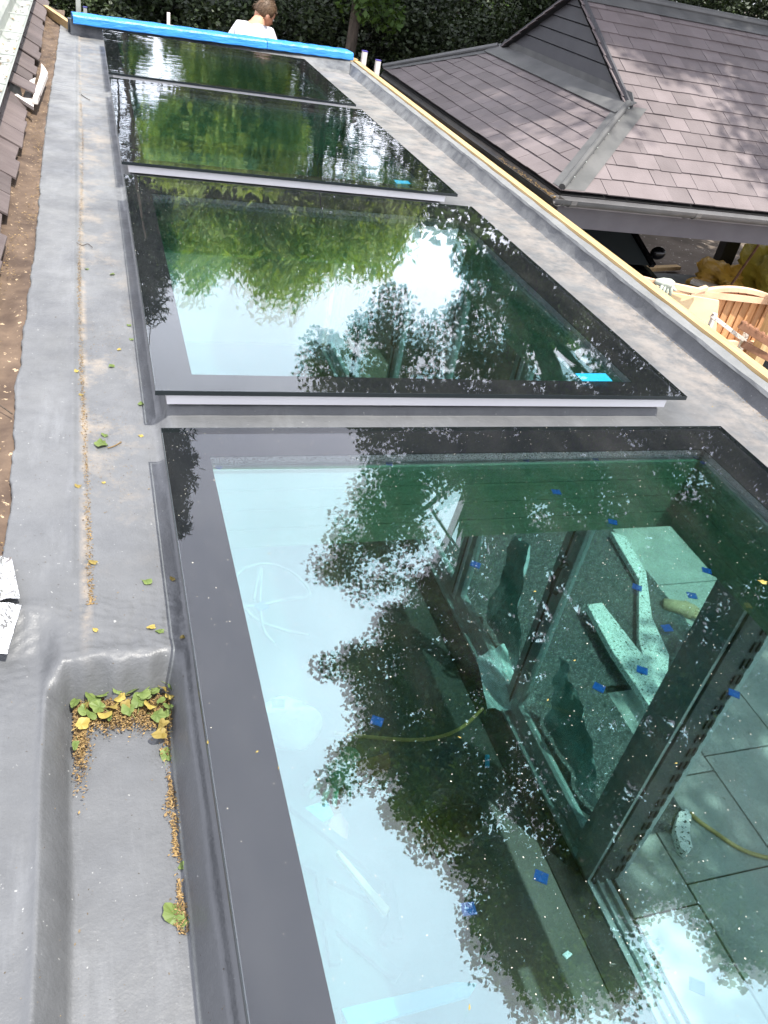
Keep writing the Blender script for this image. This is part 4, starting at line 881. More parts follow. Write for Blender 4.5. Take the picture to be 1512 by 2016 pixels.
def wing(mb, p, q, off, lift=.022):
    p, q, off = Vector(p), Vector(q), Vector(off); vs = []
    for i in range(9): e = p.lerp(q, i/8) + Vector((0,0,lift)); vs += [e, e+off]
    mb.add(vs, [(2*k, 2*k+1, 2*k+3, 2*k+2) for k in range(8)])
wing(ld, Cn, Hn, (.20,0,0)); wing(ld, Cn, Hn, (0,.15,0)); wing(ld, Cf, Hf, (.16,0,0)); wing(ld, Cf, Hf, (0,-.15,0))
for a, b in ((Cn, Hn), (Cf, Hf)):
    a, b = Vector(a)+Vector((0,0,.035)), Vector(b)+Vector((0,0,.045)); ld.tube([a, a.lerp(b,.33), a.lerp(b,.66), b], .026, 10)
ld.slab([(xG-.13,yg0-.05,zH-.13*T+.028),(xG+.05,yg0-.05,zH+.028+.03),(xG+.05,yg1+.05,zH+.058),(xG-.13,yg1+.05,zH-.13*T+.028)], (0,0,.006))
ld.slab([(xG+.05,yg0-.02,zH+.05),(xG+.05,yg1+.02,zH+.05),(xG+.05,yg1-.06,zH+.12),(xG+.05,yg0+.06,zH+.12)], (-.006,0,0))
ld.build('lead_flashing', M['lead'], CP)
rg = MB(); flatstrip(rg, Ap, (xE,yR_,zR), -.17, .17, nF, nB); rg.tube([(xG-.02,yR_,zR+.03),(xE,yR_,zR+.03)], .035, 10); rg.build('ridge_capping', M['lead'], CP)
vb = MB()
for ya, za, yb_, zb in ((yg0-.02, zH+.02, yR_, zR+.03), (yg1+.02, zH+.02, yR_, zR+.03)):
    vb.beam((xG+.03,ya,za),(xG+.03,yb_,zb),.022,.03)
vb.build('verge_trim', M['cladding'], CP)
cl = MB()
for a, b, n_ in ((Cn,Hn,6),(Cf,Hf,6)):
    for k in range(n_): p = Vector(a).lerp(Vector(b), (k+.5)/n_) + Vector((.03,-.03,.062)); cl.ball(p, .006, 8, 6)
for k in range(16): cl.ball((xG+.1+k*.5, yR_-.02, zR+.067), .007, 8, 6)
cl.build('clip_heads', M['white_pvc'], CP)
def gutter(mb, p, q, r=.055, n=9):
    p, q = Vector(p), Vector(q); d = (q-p).normalized(); s = Vector((-d.y, d.x, 0)); vs = []
    for e in (p, q):
        for rr in (r, r-.005):
            for k in range(n): a = math.pi*k/(n-1); vs.append(e + s*(rr*math.cos(a)) - Vector((0,0,1))*(rr*math.sin(a)))
    fs = []
    for k in range(n-1): fs += [(k, 2*n+k, 2*n+k+1, k+1), (n+k, n+k+1, 3*n+k+1, 3*n+k), (k, k+1, n+k+1, n+k), (2*n+k, 3*n+k, 3*n+k+1, 2*n+k+1)]
    fs += [(0,n,3*n,2*n),(n-1,3*n-1,4*n-1,2*n-1)][:0]
    mb.add(vs, fs); mb.add([vs[0],vs[n],vs[3*n],vs[2*n]], [(0,1,2,3)]); mb.add([vs[n-1],vs[2*n-1],vs[4*n-1],vs[3*n-1]], [(0,3,2,1)])
gm = MB(); gutter(gm, (xL-.08,yF-.055,zE-.03), (xE,yF-.055,zE-.03))
for x in np.arange(xL+.05, xE, 1.15):
    for a in np.linspace(0, math.pi, 7)[:-1]:
        b2 = a + math.pi/6; f = lambda t, r: (yF-.055+r*math.cos(t), zE-.03-r*math.sin(t))
        (ya,za),(yb_,zb) = f(a,.062), f(b2,.062); gm.add([(x,ya,za),(x+.05,ya,za),(x+.05,yb_,zb),(x,yb_,zb)], [(0,1,2,3)])
gm.build('front_gutter', M['gutter'], CP, smooth=True)
gm = MB(); gutter(gm, (xL-.055,yB,zE-.03), (xL-.055,yF-.10,zE-.03)); gm.build('side_gutter', M['gutter_shaded'], CP, smooth=True)
fc = MB(); fc.box((xL+.03,yF+.03,zE-.27),(xE,yF+.06,zE-.03)); fc.build('front_fascia', M['fascia'], CP)
fc = MB(); fc.box((xL+.03,yF+.061,zE-.27),(xL+.06,yB-.03,zE-.03)); fc.box((xL+.0601,yB-.06,zE-.27),(xE,yB-.03,zE-.03)); fc.build('side_fascia', M['alu_dark'], CP)
fc = MB()
for k in range(14): fc.box((xL+.09,yF+.08,G+k*.144),(xL+.112,yB-.2,G+k*.144+.14))
fc.build('side_shade_boards', M['black'], CP)  # black boards added to stand for the shade below the side eave
b_ = MB(); b_.box((3.50,5.80,G),(3.63,5.93,zE-.2)); b_.build('front_post', M['wood_post'], CP, bevel=.004)
for x, y in ((9.15,10.3),(11.15,10.3)):
    b_ = MB(); b_.box((x,y,G),(x+.27,y+.15,zE-.1)); b_.build('rear_post', M['black'], CP, bevel=.004)
b_ = MB(); b_.box((xL+.12,yF+.1,G-.05),(xE,yB-.1,G+.012)); tag(b_.build('carport_floor', M['concrete']), kind='structure')
pts = []
for k in range(260): t_ = random.random()**2*1.1; pts.append((xL-.055+random.gauss(0,.014), yF-.03+t_, zE-.05+random.random()*.015, random.uniform(.006,.016)))
litter('gutter_leaves', pts, 'orange brown dead leaves lying in the corner of the shaded carport gutter')
# ------------------------------------------------------------------ black car nose-in under the carport
CR = thing('parked_car', (5.15, 9.0, G+.012), 'black hatchback parked nose-in under the slate carport', 'car')
def car_local():
    y0 = 6.75; z0 = G+.012
    pr = [(0,.38),(.02,.62),(.10,.74),(.95,.93),(1.15,.96),(3.75,.99),(4.02,.92),(4.10,.60),(4.05,.30),(3.7,.22),(.35,.22),(.05,.28)]
    W = [.68,.74,.80,.86,.87,.88,.80,.78,.78,.85,.85,.72]
    b = MB(); n = len(pr); vs = []
    for f in (-1,-.82,0,.82,1):
        for (y, z), w_ in zip(pr, W):
            zz = z + (.025*(1-f*f) if z > .7 else 0) - (.06*abs(f)**8 if z > .7 else 0); vs.append((5.25+f*w_, y0+y, z0+zz))
    fs = [(i*n+k, i*n+(k+1)%n, (i+1)*n+(k+1)%n, (i+1)*n+k) for i in range(4) for k in range(n)] + [tuple(range(n))[::-1], tuple(4*n+k for k in range(n))]
    b.add(vs, fs); b.build('body', M['car'], CR, bevel=.02, smooth=False)
    # roof and pillars
    lo = [(5.25+s*.80, y0+yy, z0+.97) for yy in (1.05, 3.95) for s in (-1,1)]; hi = [(5.25+s*.58, y0+yy, z0+1.46) for yy in (1.95, 3.35) for s in (-1,1)]
    g_ = MB(); g_.add(lo+hi, [(0,1,5,4),(1,3,7,5),(3,2,6,7),(2,0,4,6)]); g_.build('glasshouse', M['car_glass'], CR)
    r = MB(); vs = []
    for i in range(9):
        for j in range(9):
            u, v = i/8, j/8; x = 5.25 + (u*2-1)*.60; y = y0+1.90+1.5*v; vs.append((x, y, z0+1.455+.05*(1-(2*u-1)**2)*(1-.5*(2*v-1)**2)))
    r.add(vs, [(i*9+j,(i+1)*9+j,(i+1)*9+j+1,i*9+j+1) for i in range(8) for j in range(8)]); r.build('roof', M['car'], CR, smooth=True)
    pl = MB()
    for a, c in ((lo[0],hi[0]),(lo[1],hi[1]),(lo[2],hi[2]),(lo[3],hi[3])): pl.beam(a, c, .075, .05)
    for s in (-1,1): pl.beam((5.25+s*.80,y0+2.55,z0+.97),(5.25+s*.59,y0+2.6,z0+1.46),.07,.03); pl.beam((5.25+s*.60,y0+1.92,z0+1.46),(5.25+s*.60,y0+3.38,z0+1.46),.04,.04); pl.beam((5.25+s*.805,y0+1.05,z0+.975),(5.25+s*.805,y0+3.95,z0+.975),.03,.03)
    pl.build('pillar_frame', M['car'], CR)
    for s in (-1,1):
        m_ = MB(); m_.ball((5.25+s*1.0,y0+1.30,z0+1.04), 1, 14, 10, (.10,.065,.075)); m_.beam((5.25+s*.84,y0+1.28,z0+.99),(5.25+s*.96,y0+1.3,z0+1.0),.05,.03); m_.build('wing_mirror', M['car'], CR, smooth=True)
        h_ = MB(); h_.ball((5.25+s*.60,y0+.06,z0+.66), 1, 12, 8, (.14,.07,.06)); h_.build('headlight', M['car_glass'], CR, smooth=True)
        for yy in (.80, 3.30):
            w_ = MB(); x = 5.25+s*.80
            w_.tube([(x-s*.02,y0+yy,z0+.31),(x+s*.085,y0+yy,z0+.31)], .31, 24); wo = w_.build('wheel', M['tyre'], CR)
            q = MB(); q.tube([(x+s*.0855,y0+yy,z0+.31),(x+s*.09,y0+yy,z0+.31)], .20, 16); qq = q.build('rim', M['rim'], None); qq.parent = wo
            for v_ in qq.data.vertices: v_.co -= Vector(CR.location)
    s_ = MB(); s_.box((4.95,y0-.012,z0+.34),(5.55,y0+.02,z0+.50)); s_.build('grille', M['black'], CR)
car_local()
# ------------------------------------------------------------------ rubble bags, planks, fence pieces, glove right of the roof
p = P(1455,545,G+.02)
blob('rubble_bag', (9.75,9.75,G+.02), .44, (1.15,.9,1.15), 'yellow_bag', 'plump yellow plastic rubble bag standing under the carport by the dark post', 'bag', 1, amp=.5, group='plastic rubble bags under the carport')
blob('rubble_bag', (9.02,9.95,G+.02), .42, (1.15,.8,.55), 'orange_bag', 'slumped orange yellow plastic bag lying left of the plump yellow one', 'bag', 2, amp=.7, group='plastic rubble bags under the carport')
blob('rubble_bag', (10.55,9.75,G+.02), .30, (1,.8,.8), 'sack', 'grey plastic bag in shade right of the plump yellow bag', 'bag', 4, amp=.5, group='plastic rubble bags under the carport')
b_ = MB(); b_.beam((8.45,9.9,G+.10),(9.15,9.15,G+.12),.20,.05); tag(b_.build('scrap_plank', M['splash'], bevel=.004, base=(8.8,9.5,G)), 'grey timber plank lying in front of the orange bag', 'plank')
b_ = MB(); b_.beam((7.5,10.3,G+.05),(8.7,10.6,G+.05),.10,.06); tag(b_.build('scrap_plank', M['wood_post'], bevel=.004, base=(8.1,10.4,G)), 'thin brown batten on the floor beside the car mirror', 'plank')
b_ = MB(); b_.tube([tuple(PY(1440,560,9.4)), tuple(PY(1512,455,9.6)), tuple(PY(1560,385,9.8))], .018, 8); tag(b_.build('steel_bar', M['rust'], base=tuple(PY(1440,560,9.4))), 'thin rusty bar leaning behind the yellow bag', 'bar')
FY = 5.25
def fq(px, y): return [tuple(PY(a, b, y)) for a, b in px]
FN = thing('cedar_fence', (5.0, FY, G), 'arched top cedar fence panel of upright boards beyond the parapet on the right', 'fence')
def arch(u): return 1   
topL, topR = PY(1330,590,FY), PY(1508,592,FY)
bd = MB(); xs_ = np.linspace(4.40, 5.42, 13)
def archz(x): t = (x-4.45)/.95; return PY(1427,566,FY)[2] - .10*(2*t-1)**2*(1 if t < .5 else .75) - .015
for x0, x1 in zip(xs_[:-1], xs_[1:]):
    z0, z1 = archz(x0), archz(x1); x1_ = x1-.004; e = .004
    bd.add([(x0,FY,G+.05),(x1_,FY+.012,G+.05),(x1_,FY+.03,G+.05),(x0,FY+.018,G+.05),(x0,FY,z0),(x1_,FY+.012,z1),(x1_,FY+.03,z1),(x0,FY+.018,z0)], [(3,2,1,0),(4,5,6,7),(0,1,5,4),(1,2,6,5),(2,3,7,6),(3,0,4,7)], random.random())
bd.build('boards', M['cedar'], FN)
rl = MB(); ap = [(x, FY-.012, archz(x)+.012) for x in np.linspace(4.38, 5.44, 16)]
for a, b in zip(ap[:-1], ap[1:]): rl.beam(a, b, .05, .035)
rl.build('arched_rail', M['cedar_pale'], FN)
rl = MB(); z_ = PY(1427,585,FY-.03)[2]; rl.beam((4.15,FY-.022,z_+.035),(5.44,FY-.022,z_-.02),.038,.05); rl.build('rail', M['cedar_pale'], FN)
rl = MB(); a_ = PY(1440,677,FY-.03); rl.beam((4.75,FY-.022,a_[2]),(5.42,FY-.022,a_[2]-.0),.038,.05); rl.build('rail', M['cedar_pale'], FN)
b_ = MB(); q = PY(1509,640,FY-.15); b_.box((q[0]-.0,FY-.20,G),(q[0]+.11,FY-.10,PY(1506,545,FY-.15)[2])); tag(b_.build('fence_post', M['wood_post'], bevel=.004, base=(q[0],FY-.15,G)), 'pale square timber post at the right end of the cedar fence panel', 'post')
b_ = MB(); b_.slab(fq([(1300,577),(1318,576),(1416,592),(1409,662),(1400,690),(1330,660)], FY-.10), (0,.018,0)); b_.slab([(PY(1409,662,FY-.1)[0]-.9,FY-.10,G),(PY(1409,662,FY-.1)[0],FY-.10,G),tuple(PY(1400,689,FY-.10)),(PY(1300,577,FY-.1)[0],FY-.10,PY(1380,689,FY-.1)[2])], (0,.018,0))
tag(b_.build('plywood_sheet', M['ply'], base=tuple(PY(1350,620,FY-.1))), 'smooth pale plywood sheet leaning on the cedar fence', 'plywood')
b_ = MB(); b_.beam(PY(1262,548,FY-.2), PY(1320,562,FY-.2), .03, .035); b_.beam(PY(1320,562,FY-.2), PY(1385,575,FY-.15), .035, .045); tag(b_.build('timber_rail', M['cedar_pale'], bevel=.003, base=tuple(PY(1300,560,FY-.2))), 'pinkish timber rail running behind the parapet with a glove over it', 'rail')
b_ = MB(); b_.beam(PY(1325,563,FY-.14), PY(1356,577,FY-.14), .03, .03); b_.beam(PY(1358,577,FY-.16), PY(1392,566,FY-.16), .04, .03); tag(b_.build('timber_rail', M['cedar_pale'], bevel=.003, base=tuple(PY(1356,577,FY-.15))), 'pair of short crossed timber battens where the plywood meets the fence', 'rail')
# glove draped over the rail: palm on top, four fingers hanging
gl_ = MB(); c0 = PY(1306,563,FY-.24); u_ = np.array((1,0,0)); dn = np.array((0,0,-1.))
gl_.tube([c0+u_*(-.085)+(0,.0,.030), c0+u_*(-.03)+(0,-.012,.032), c0+u_*.03+(0,-.02,.028), c0+u_*.075+(0,-.0,.02)], [.020,.034,.036,.024], 10)
for k in range(4):
    b0 = c0 + u_*(-.040+.028*k) + (0,-.032,.012); L_ = (.060,.085,.088,.070)[k]
    gl_.tube([b0+(0,.02,.014), b0, b0+dn*L_*.55+u_*(.006*k-.005), b0+dn*L_+u_*(.010*k-.010)], [.014,.0145,.0135,.010], 8)
gl_.tube([c0+u_*.05+(0,-.02,.016), c0+u_*.085+(0,-.03,-.012), c0+u_*.11+(0,-.02,-.02)], [.014,.012,.009], 8)
tag(gl_.build('work_glove', M['glove'], smooth=True, base=tuple(c0)), 'pale grey green work glove draped over the timber rail behind the parapet', 'glove')
sl_ = thing('stepladder', PY(1430,700,FY-.4), 'small paint splashed wooden stepladder in front of the cedar boards', 'stepladder')
yy = FY-.45
for nm, a, b, w_ in (('stile', (1402,622), (1462,668), .035), ('leg', (1408,617), (1392,655), .03), ('leg', (1470,655), (1450,705), .035)):
    b_ = MB(); b_.beam(PY(*a, yy), PY(*b, yy-.0), w_, .03); b_.build(nm, M['splash'], sl_, bevel=.003)
b_ = MB(); b_.beam(PY(1450,705,yy), tuple(np.array(PY(1450,705,yy))*0+np.array((PY(1450,705,yy)[0]-.1, yy, G))), .035, .03); b_.build('leg', M['splash'], sl_)
for a, b, lab in (((1457,640),(1525,682),'upper jagged rusty brown bar with pale splashes, right of the stepladder'), ((1462,677),(1520,708),'lower plain brown bar crossing the cedar boards')):
    A_, B_ = PY(*a, FY-.5), PY(*b, FY-.6); b_ = MB(); b_.beam(A_, B_, .035, .05)
    if 'jagged' in lab:
        for k in range(16): t_ = (k+.5)/16; pp = np.array(A_)*(1-t_)+np.array(B_)*t_; b_.ball(pp+(0,0,.028), .016+.008*math.sin(k*2.3), 7, 5)
    tag(b_.build('rusty_bar', M['rust'], bevel=.003, base=tuple(A_)), lab, 'bar', 'rusty bars by the fence')

# ------------------------------------------------------------------ trees
def leaves(name, centers, radii, per, size, mat, parent, seed, squash=(1,1,.8), droop=0, shape=.5, elong=1.):
    r = np.random.default_rng(seed); C_ = np.repeat(np.array(centers), per, axis=0); Rr = np.repeat(np.array(radii), per)
    n = len(C_); d = r.normal(size=(n,3)); d /= np.linalg.norm(d, axis=1)[:,None]
    rad = Rr * r.random(n)**.45; p = C_ + d*rad[:,None]*np.array(squash)
    if droop: p[:,2] -= droop*np.abs(r.normal(size=n))*Rr
    a = r.normal(size=(n,3)); a[:,2] = a[:,2]*.6 - droop*2; a /= np.linalg.norm(a, axis=1)[:,None]
    up = r.normal(size=(n,3)) + np.array((0,0,1.3)); b = np.cross(a, up); b /= np.linalg.norm(b, axis=1)[:,None]; c = np.cross(a, b)
    s = size*r.uniform(.6,1.25,n)[:,None]
    v0 = p - a*s*.5*elong; v1 = p - b*s*shape*.6 + c*s*.12; v2 = p + a*s*.5*elong; v3 = p + b*s*shape*.6 + c*s*.12
    V = np.stack([v0, v1, v2, v3], 1).reshape(-1, 3)
    off = Vector(parent.location); V -= np.array(off)
    me = bpy.data.meshes.new(name); me.vertices.add(4*n); me.vertices.foreach_set('co', V.ravel())
    me.loops.add(4*n); me.loops.foreach_set('vertex_index', np.arange(4*n, dtype=np.int32)); me.polygons.add(n)
    me.polygons.foreach_set('loop_start', np.arange(0, 4*n, 4, dtype=np.int32)); me.polygons.foreach_set('loop_total', np.full(n, 4, dtype=np.int32))
    at = me.attributes.new('tint', 'FLOAT', 'POINT')
    cl_t = np.repeat(r.uniform(-.22,.22,len(centers)), per); t = np.clip(.5 + cl_t + r.uniform(-.35,.35,n), 0, 1); at.data.foreach_set('value', np.repeat(t, 4).astype(np.float32))
    me.materials.append(M[mat]); me.update(calc_edges=True); o = bpy.data.objects.new(name, me); COL.objects.link(o); o.parent = parent
    return o
def inpoly(x, y, poly):
    c = False; n = len(poly)
    for i in range(n):
        (x1,y1),(x2,y2) = poly[i], poly[(i+1)%n]
        if (y1 > y) != (y2 > y) and x < (x2-x1)*(y-y1)/(y2-y1)+x1: c = not c
    return c
VC = np.array((0,0,-2.0))
def mirror_pt(x, y, D):      # where something stands whose mirror image in the glass is seen at photo pixel x,y
    v = ray(x, y).copy(); v[2] = -v[2]; return VC + v*D
def cover(polys, n, D0, D1, rad, holes=(), seed=0, margin=0):
    r = np.random.default_rng(seed); out = []; bx = [min(p[0] for q in polys for p in q), max(p[0] for q in polys for p in q), min(p[1] for q in polys for p in q), max(p[1] for q in polys for p in q)]
    while len(out) < n:
        x, y = r.uniform(bx[0], bx[1]), r.uniform(bx[2], bx[3])
        if not any(inpoly(x, y, q) for q in polys): continue
        if any((x-h[0])**2 + (y-h[1])**2 < h[2]**2 for h in holes): continue
        out.append((mirror_pt(x, y, r.uniform(D0, D1)), rad*r.uniform(.7,1.25)))
    return [o[0] for o in out], [o[1] for o in out]
def limb(mb, a, b, r0, r1, seg=6, bend=.3, rs=0):
    r = random.Random(rs); a, b = Vector(a), Vector(b); L_ = (b-a).length; pts = []
    o1 = Vector((r.uniform(-1,1), r.uniform(-1,1), r.uniform(.0,1)))*bend*L_*.25
    for i in range(seg+1): t = i/seg; pts.append(a.lerp(b, t) + o1*math.sin(math.pi*t))
    mb.tube(pts, [r0+(r1-r0)*i/seg for i in range(seg+1)], 7); return pts
def tree(name, base, top, r0, label, cat, crowns, group=None, limbs=14, mat='bark', seed=0):
    t = thing(name, base, label, cat, group); tb = MB(); base, top = Vector(base), Vector(top)
    tp = limb(tb, base, top, r0, r0*.35, 10, .12, seed)
    allc = [c for cr in crowns for c in cr['c']]; r = random.Random(seed)
    for k in range(limbs):
        c = Vector(r.choice(allc)); st = tp[r.randint(4, len(tp)-1)]; pts = limb(tb, st, c, r0*.30, .012, 8, .35, seed*50+k)
        for m in range(3):
            c2 = min((Vector(q) for q in r.sample(allc, min(24, len(allc)))), key=lambda q: (q-pts[5]).length); limb(tb, pts[3+m], c2, r0*.09, .006, 5, .4, seed*90+k*7+m)
    tb.build('trunk', M[mat], t, smooth=True)
    for i, cr in enumerate(crowns): leaves('crown', cr['c'], cr['r'], cr['per'], cr['size'], cr['mat'], t, seed*10+i, cr.get('sq', (1,1,.8)), cr.get('droop', 0), cr.get('shape', .5), cr.get('el', 1.))
    return t
# overhanging lime tree whose crown is mirrored in the two nearest rooflights
PN2 = [(610,765),(602,700),(650,655),(705,640),(748,625),(775,580),(800,600),(850,612),(895,605),(915,560),(915,505),(940,495),(985,480),(1040,500),(1100,540),(1180,620),(1290,700),(1420,790),(1500,765),(1900,900),(2500,1400),(2400,1700),(1800,1860),(1512,1895),(1440,1880),(1400,1830),(1370,1770),(1250,1760),(1235,1830),(1270,1890),(1250,1940),(1100,1965),(1030,1930),(1000,1880),(950,1830),(930,1750),(900,1690),(840,1640),(800,1580),(760,1545),(690,1560),(600,1540),(600,1500),(690,1470),(735,1400),(690,1350),(620,1300),(640,1280),(740,1270),(765,1220),(720,1165),(645,1130),(630,1095),(690,1040),(720,990),(735,930),(725,860),(735,800),(640,790)]
HO2 = [(895,1035,62),(845,1115,36),(1100,690,55),(985,560,22),(1175,870,26),(830,720,26),(700,705,16),(950,1280,26),(1310,1830,60),(760,1120,20),(1330,960,14),(1015,1290,22),(690,735,18),(1010,655,20),(1150,720,40),(820,1290,20)]
c1, r1 = cover([PN2], 2300, 12.4, 16.8, .38, HO2, 1)
core = []; r = np.random.default_rng(31)
while len(core) < 620:      # inner, more shaded boughs
    x, y = r.uniform(590, 2500), r.uniform(480, 1990)
    if all(inpoly(x+62*math.cos(a), y+62*math.sin(a), PN2) for a in np.arange(0, 6.28, .79)) and not any((x-h[0])**2+(y-h[1])**2 < (h[2]+34)**2 for h in HO2): core.append(mirror_pt(x, y, r.uniform(14.6, 17.2)))
tree('lime_tree', (7.9, 13.2, G), (6.2, 9.6, 8.5), .30, 'tall lime tree overhanging the carport, mirrored large and dark in the nearest rooflight', 'tree', [dict(c=c1, r=r1, per=130, size=.080, mat='leaf_near', shape=.74), dict(c=core, r=[.46]*len(core), per=85, size=.15, mat='leaf_near', shape=.75)], limbs=44, seed=1)
# twiggy edge shoots (sparse) around the outline
# hanging sunlit tree in the middle distance
PG = [(300,352),(500,365),(700,392),(806,402),(800,440),(780,475),(745,530),(700,520),(670,510),(620,545),(575,590),(520,565),(470,510),(430,545),(395,565),(360,520),(330,505),(315,450),(302,400),(300,345),(330,250),(345,205),(410,195),(540,212),(545,250),(530,340)]
PG4 = [(385,112),(420,115),(540,135),(560,170),(520,180),(420,165),(385,155)]
PGa = [p for p in PG if p[1] >= 346]; PGb = [(330,345),(305,320),(330,250),(345,205),(410,195),(540,212),(560,250),(560,345)]
c2, r2 = cover([PGa], 250, 19, 24, .62, [(640,440,14),(430,470,14),(545,480,10)], 2); c2b, r2b = cover([PG4, PGb], 150, 13.5, 16.5, .38, (), 12); c2c, r2c = cover([[(250,66),(385,84),(385,140),(255,112)]], 9, 15, 17, .20, (), 13); c2b += c2c; r2b += r2c
tree('willow_tree', (4.6, 21.5, G), (5.6, 21.2, 5.0), .26, 'bright green drooping tree mirrored across the second and third rooflights', 'tree', [dict(c=c2+c2b, r=r2+r2b, per=120, size=.17, mat='leaf_sun', sq=(1,1,1.2), droop=.35, shape=.38, el=1.3)], limbs=9, seed=2)
# dark conifer on the left
PC = [(235,350),(300,372),(318,400),(322,470),(318,540),(296,555),(300,600),(285,625),(270,560),(240,430)]
PC1 = [(310,845),(372,850),(358,880),(372,905),(352,930),(356,960),(340,985),(350,1010),(352,1050),(340,1040),(300,900)]
c3, r3 = cover([PC], 70, 17, 20, .42, (), 3); c3b, r3b = cover([PC1], 46, 17, 19, .34, (), 4)
c3c = [mirror_pt(random.uniform(202,232), random.uniform(58,140), random.uniform(17,20)) for _ in range(26)]
tree('pine_tree', (-1.3, 16.5, G), (-.1, 15.5, 10.5), .22, 'dark conifer mirrored along the left black borders of the rooflights', 'tree', [dict(c=c3+c3b+c3c, r=r3+r3b+[.4]*26, per=110, size=.13, mat='leaf_dark', sq=(1.2,1.2,.55), shape=.30, el=1.5)], limbs=16, seed=3)
# bare stemmed trees standing against the sky
for k, (xa, xb, D, lab) in enumerate([(250,262,16.5,'slim dark bare trunk with twigs, left of the pair mirrored in the third rooflight'),(262,290,17.5,'curving bare trunk right of the straight slim one, mirrored in the third rooflight')]):
    t0_ = mirror_pt(xa,172,D); t1_ = mirror_pt(xb,318,D); t2_ = mirror_pt(xb+25,470,D); base = (t0_[0]-.1, t0_[1], G); t = thing('bare_tree', base, lab, 'tree'); tb = MB()
    tb.tube([base, t0_, (t0_+t1_)/2+np.array((.06,0,0)), t1_, t2_], [.06,.045,.040,.032,.015], 8); r = random.Random(k)
    for m in range(26):
        f = r.random(); a = t0_*(1-f)+t1_*f; b = a + np.array((r.uniform(-1.0,1.0), r.uniform(-.4,.4), r.uniform(-.25,.7))); limb(tb, a, b, .022, .006, 6, .9, m+k*77)
        limb(tb, (a+b)/2, b+np.array((r.uniform(-.4,.4),0,r.uniform(-.5,.5))), .010, .004, 4, .8, m+k*99)
    tb.build('trunk', M['bark'], t, smooth=True)
    cc = [t0_*(1-f)+t2_*f + np.array((r.uniform(-.8,.8), r.uniform(-.4,.4), r.uniform(-.3,.3))) for f in np.linspace(0,1,16)]
    leaves('foliage', cc, [.35]*16, 16, .10, 'leaf_dark', t, 60+k)
r = np.random.default_rng(90); n = 110; d = r.normal(size=(n,3)); d /= np.linalg.norm(d, axis=1)[:,None]; d *= (r.random(n)**.35)[:,None]
cA = d*np.array((1.75,2.0,1.5)) + np.array((5.75,-1.9,4.6))
tree('added_shade_tree', (8.2,-3.5,G), (6.2,-2.2,4.4), .2, 'unseen leafy tree added beside the camera on the right to shade the near paving', 'tree', [dict(c=list(cA), r=list(r.uniform(.4,.6,n)), per=130, size=.12, mat='leaf_mid', shape=.7)], limbs=14, seed=91)  # out-of-view tree added only to cast shade on the near paving
# trees of the belt behind, from left to right
belt = [((-5.5,22),6.0,3.6,'leaf_mid','broad mid green tree far behind the left slates'),((9.3,19.5),4.6,2.4,'leaf_mid','mid green tree behind the blue trim, right of the man'),((7.0,24.5),3.9,2.2,'leaf_dark','dark tree between the willow and the carport trees'),((12.5,19),6.6,3.0,'leaf_mid','full green tree behind the left half of the carport ridge'),((15.5,23),6.0,3.4,'leaf_dark','dark broad tree deep behind the carport'),((18,17.5),6.8,3.6,'leaf_mid','tall green tree behind the carport ridge at the right edge'),((20,11),7.0,3.4,'leaf_mid','broad tree right of the carport'),((16.5,6.5),6.6,3.0,'leaf_dark','dark tree beyond the driveway on the far right')]
for k, ((x, y), top, rr, mt, lab) in enumerate(belt):
    r = np.random.default_rng(40+k); n = 120; d = r.normal(size=(n,3)); d /= np.linalg.norm(d, axis=1)[:,None]; d *= (r.random(n)**.35)[:,None]
    zc = (top-2.2)/2; hz = (top+2.4)/2; c = d*np.array((rr, rr, hz))+np.array((x, y, zc-.2)); c[:,2] = np.minimum(c[:,2], top)
    tree('belt_tree', (x, y, G), (x+.2, y, top*.7), .24, lab, 'tree', [dict(c=list(c), r=list(r.uniform(.6,1.0,n)), per=90, size=.24, mat=mt, shape=.6)], 'trees of the belt behind the buildings', 12, seed=50+k)
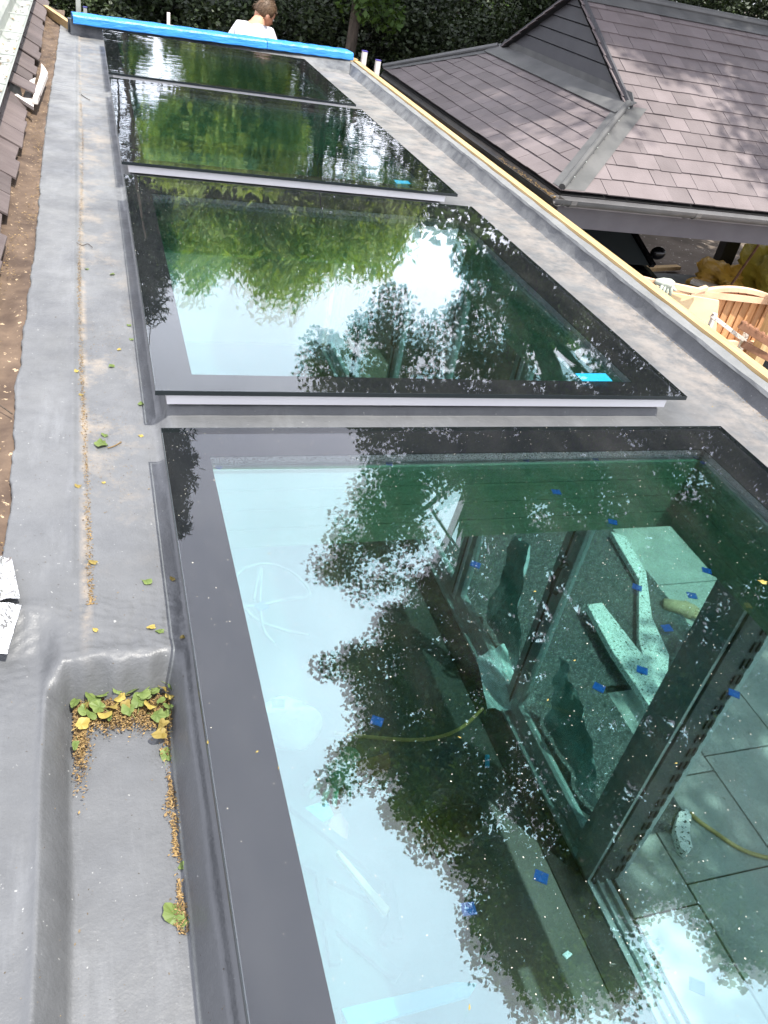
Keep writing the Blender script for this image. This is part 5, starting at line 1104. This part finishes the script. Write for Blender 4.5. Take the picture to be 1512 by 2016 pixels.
# laurel and ivy thicket seen directly above the roof's far edge
def thicket(name, x0, x1, y0, y1, zt, n, per, size, mat, label, seed):
    r = np.random.default_rng(seed); t = thing(name, ((x0+x1)/2, (y0+y1)/2, G), label, 'shrub', 'thicket of shrubs behind the buildings')
    c = np.stack([r.uniform(x0,x1,n), r.uniform(y0,y1,n), r.uniform(G+.2, zt, n)], 1); c[:,2] -= .5*((c[:,0]-(x0+x1)/2)/((x1-x0)/2))**2*r.random(n)
    leaves('foliage', list(c), list(r.uniform(.35,.6,n)), per, size, mat, t, seed); tb = MB()
    for k in range(5): limb(tb, ((x0+x1)/2+r.uniform(-.5,.5), (y0+y1)/2, G), tuple(c[k]), .04, .01, 6, .4, seed+k)
    tb.build('stems', M['bark'], t, smooth=True)
labs = ['dark laurel shrub at the far left behind the slates','dark laurel shrub behind the left end of the blue trim','speckled laurel shrub left of the man','dark ivy clad shrub directly behind the man','shadowy shrub right of the man','dark shrub before the brown fence patch','dark shrub behind the paired white posts','dark shrub at the left hip of the carport roof','shrub behind the gablet','shrub behind the carport at the right']
xs_ = [-3.6,-1.7,.1,1.8,3.5,5.3,7.0,9.0,11.3,13.8,16.5]
for k in range(10):
    thicket('laurel_shrub', xs_[k]-.3, xs_[k+1]+.3, 13.4+ (k % 3)*.4, 15.2+(k % 3)*.4, [-1.1,-1.2,-1.2,-1.1,-.5,-.4,.2,.5,.7,.6][k], 90, 330, .085, 'leaf_laurel_shaded', labs[k], 200+k)
b_ = MB()
for k in range(24): b_.box((3.4+k*.15,12.9,G),(3.4+k*.15+.145,12.93,-2.0+.0), random.random())
tag(b_.build('board_fence', M['wood_post'], base=(5,12.9,G)), 'brown board fence half hidden in the thicket, right of the man', 'fence')
tt = thing('ivy_tree', (3.45, 12.6, G), 'straight pale trunk rising from the thicket right of the man', 'tree'); tb = MB(); limb(tb, (3.45,12.6,G), (3.6,12.7,.1), .09, .07, 8, .1, 5); limb(tb, (3.6,12.65,-.8), (5.2,12.6,-.4), .04, .02, 8, .3, 6); tb.build('trunk', M['bark'], tt, smooth=True)
leaves('foliage', [(3.6+random.uniform(-.5,.9), 12.7+random.uniform(-.3,.3), random.uniform(-1.2,.3)) for _ in range(20)], [.35]*20, 60, .11, 'leaf_mid', tt, 5)
wd_ = np.random.default_rng(77); n = 700
wc = np.stack([wd_.uniform(-22,40,n), wd_.uniform(26,33,n), wd_.uniform(G,-.6,n)], 1); 
th_ = thing('far_wood', (6, 29, G), 'dense dark wood closing the view far behind the trees', 'wood'); th_['kind'] = 'stuff'
leaves('foliage', list(wc), list(wd_.uniform(1.0,1.6,n)), 70, .42, 'leaf_dark', th_, 78, shape=.7)
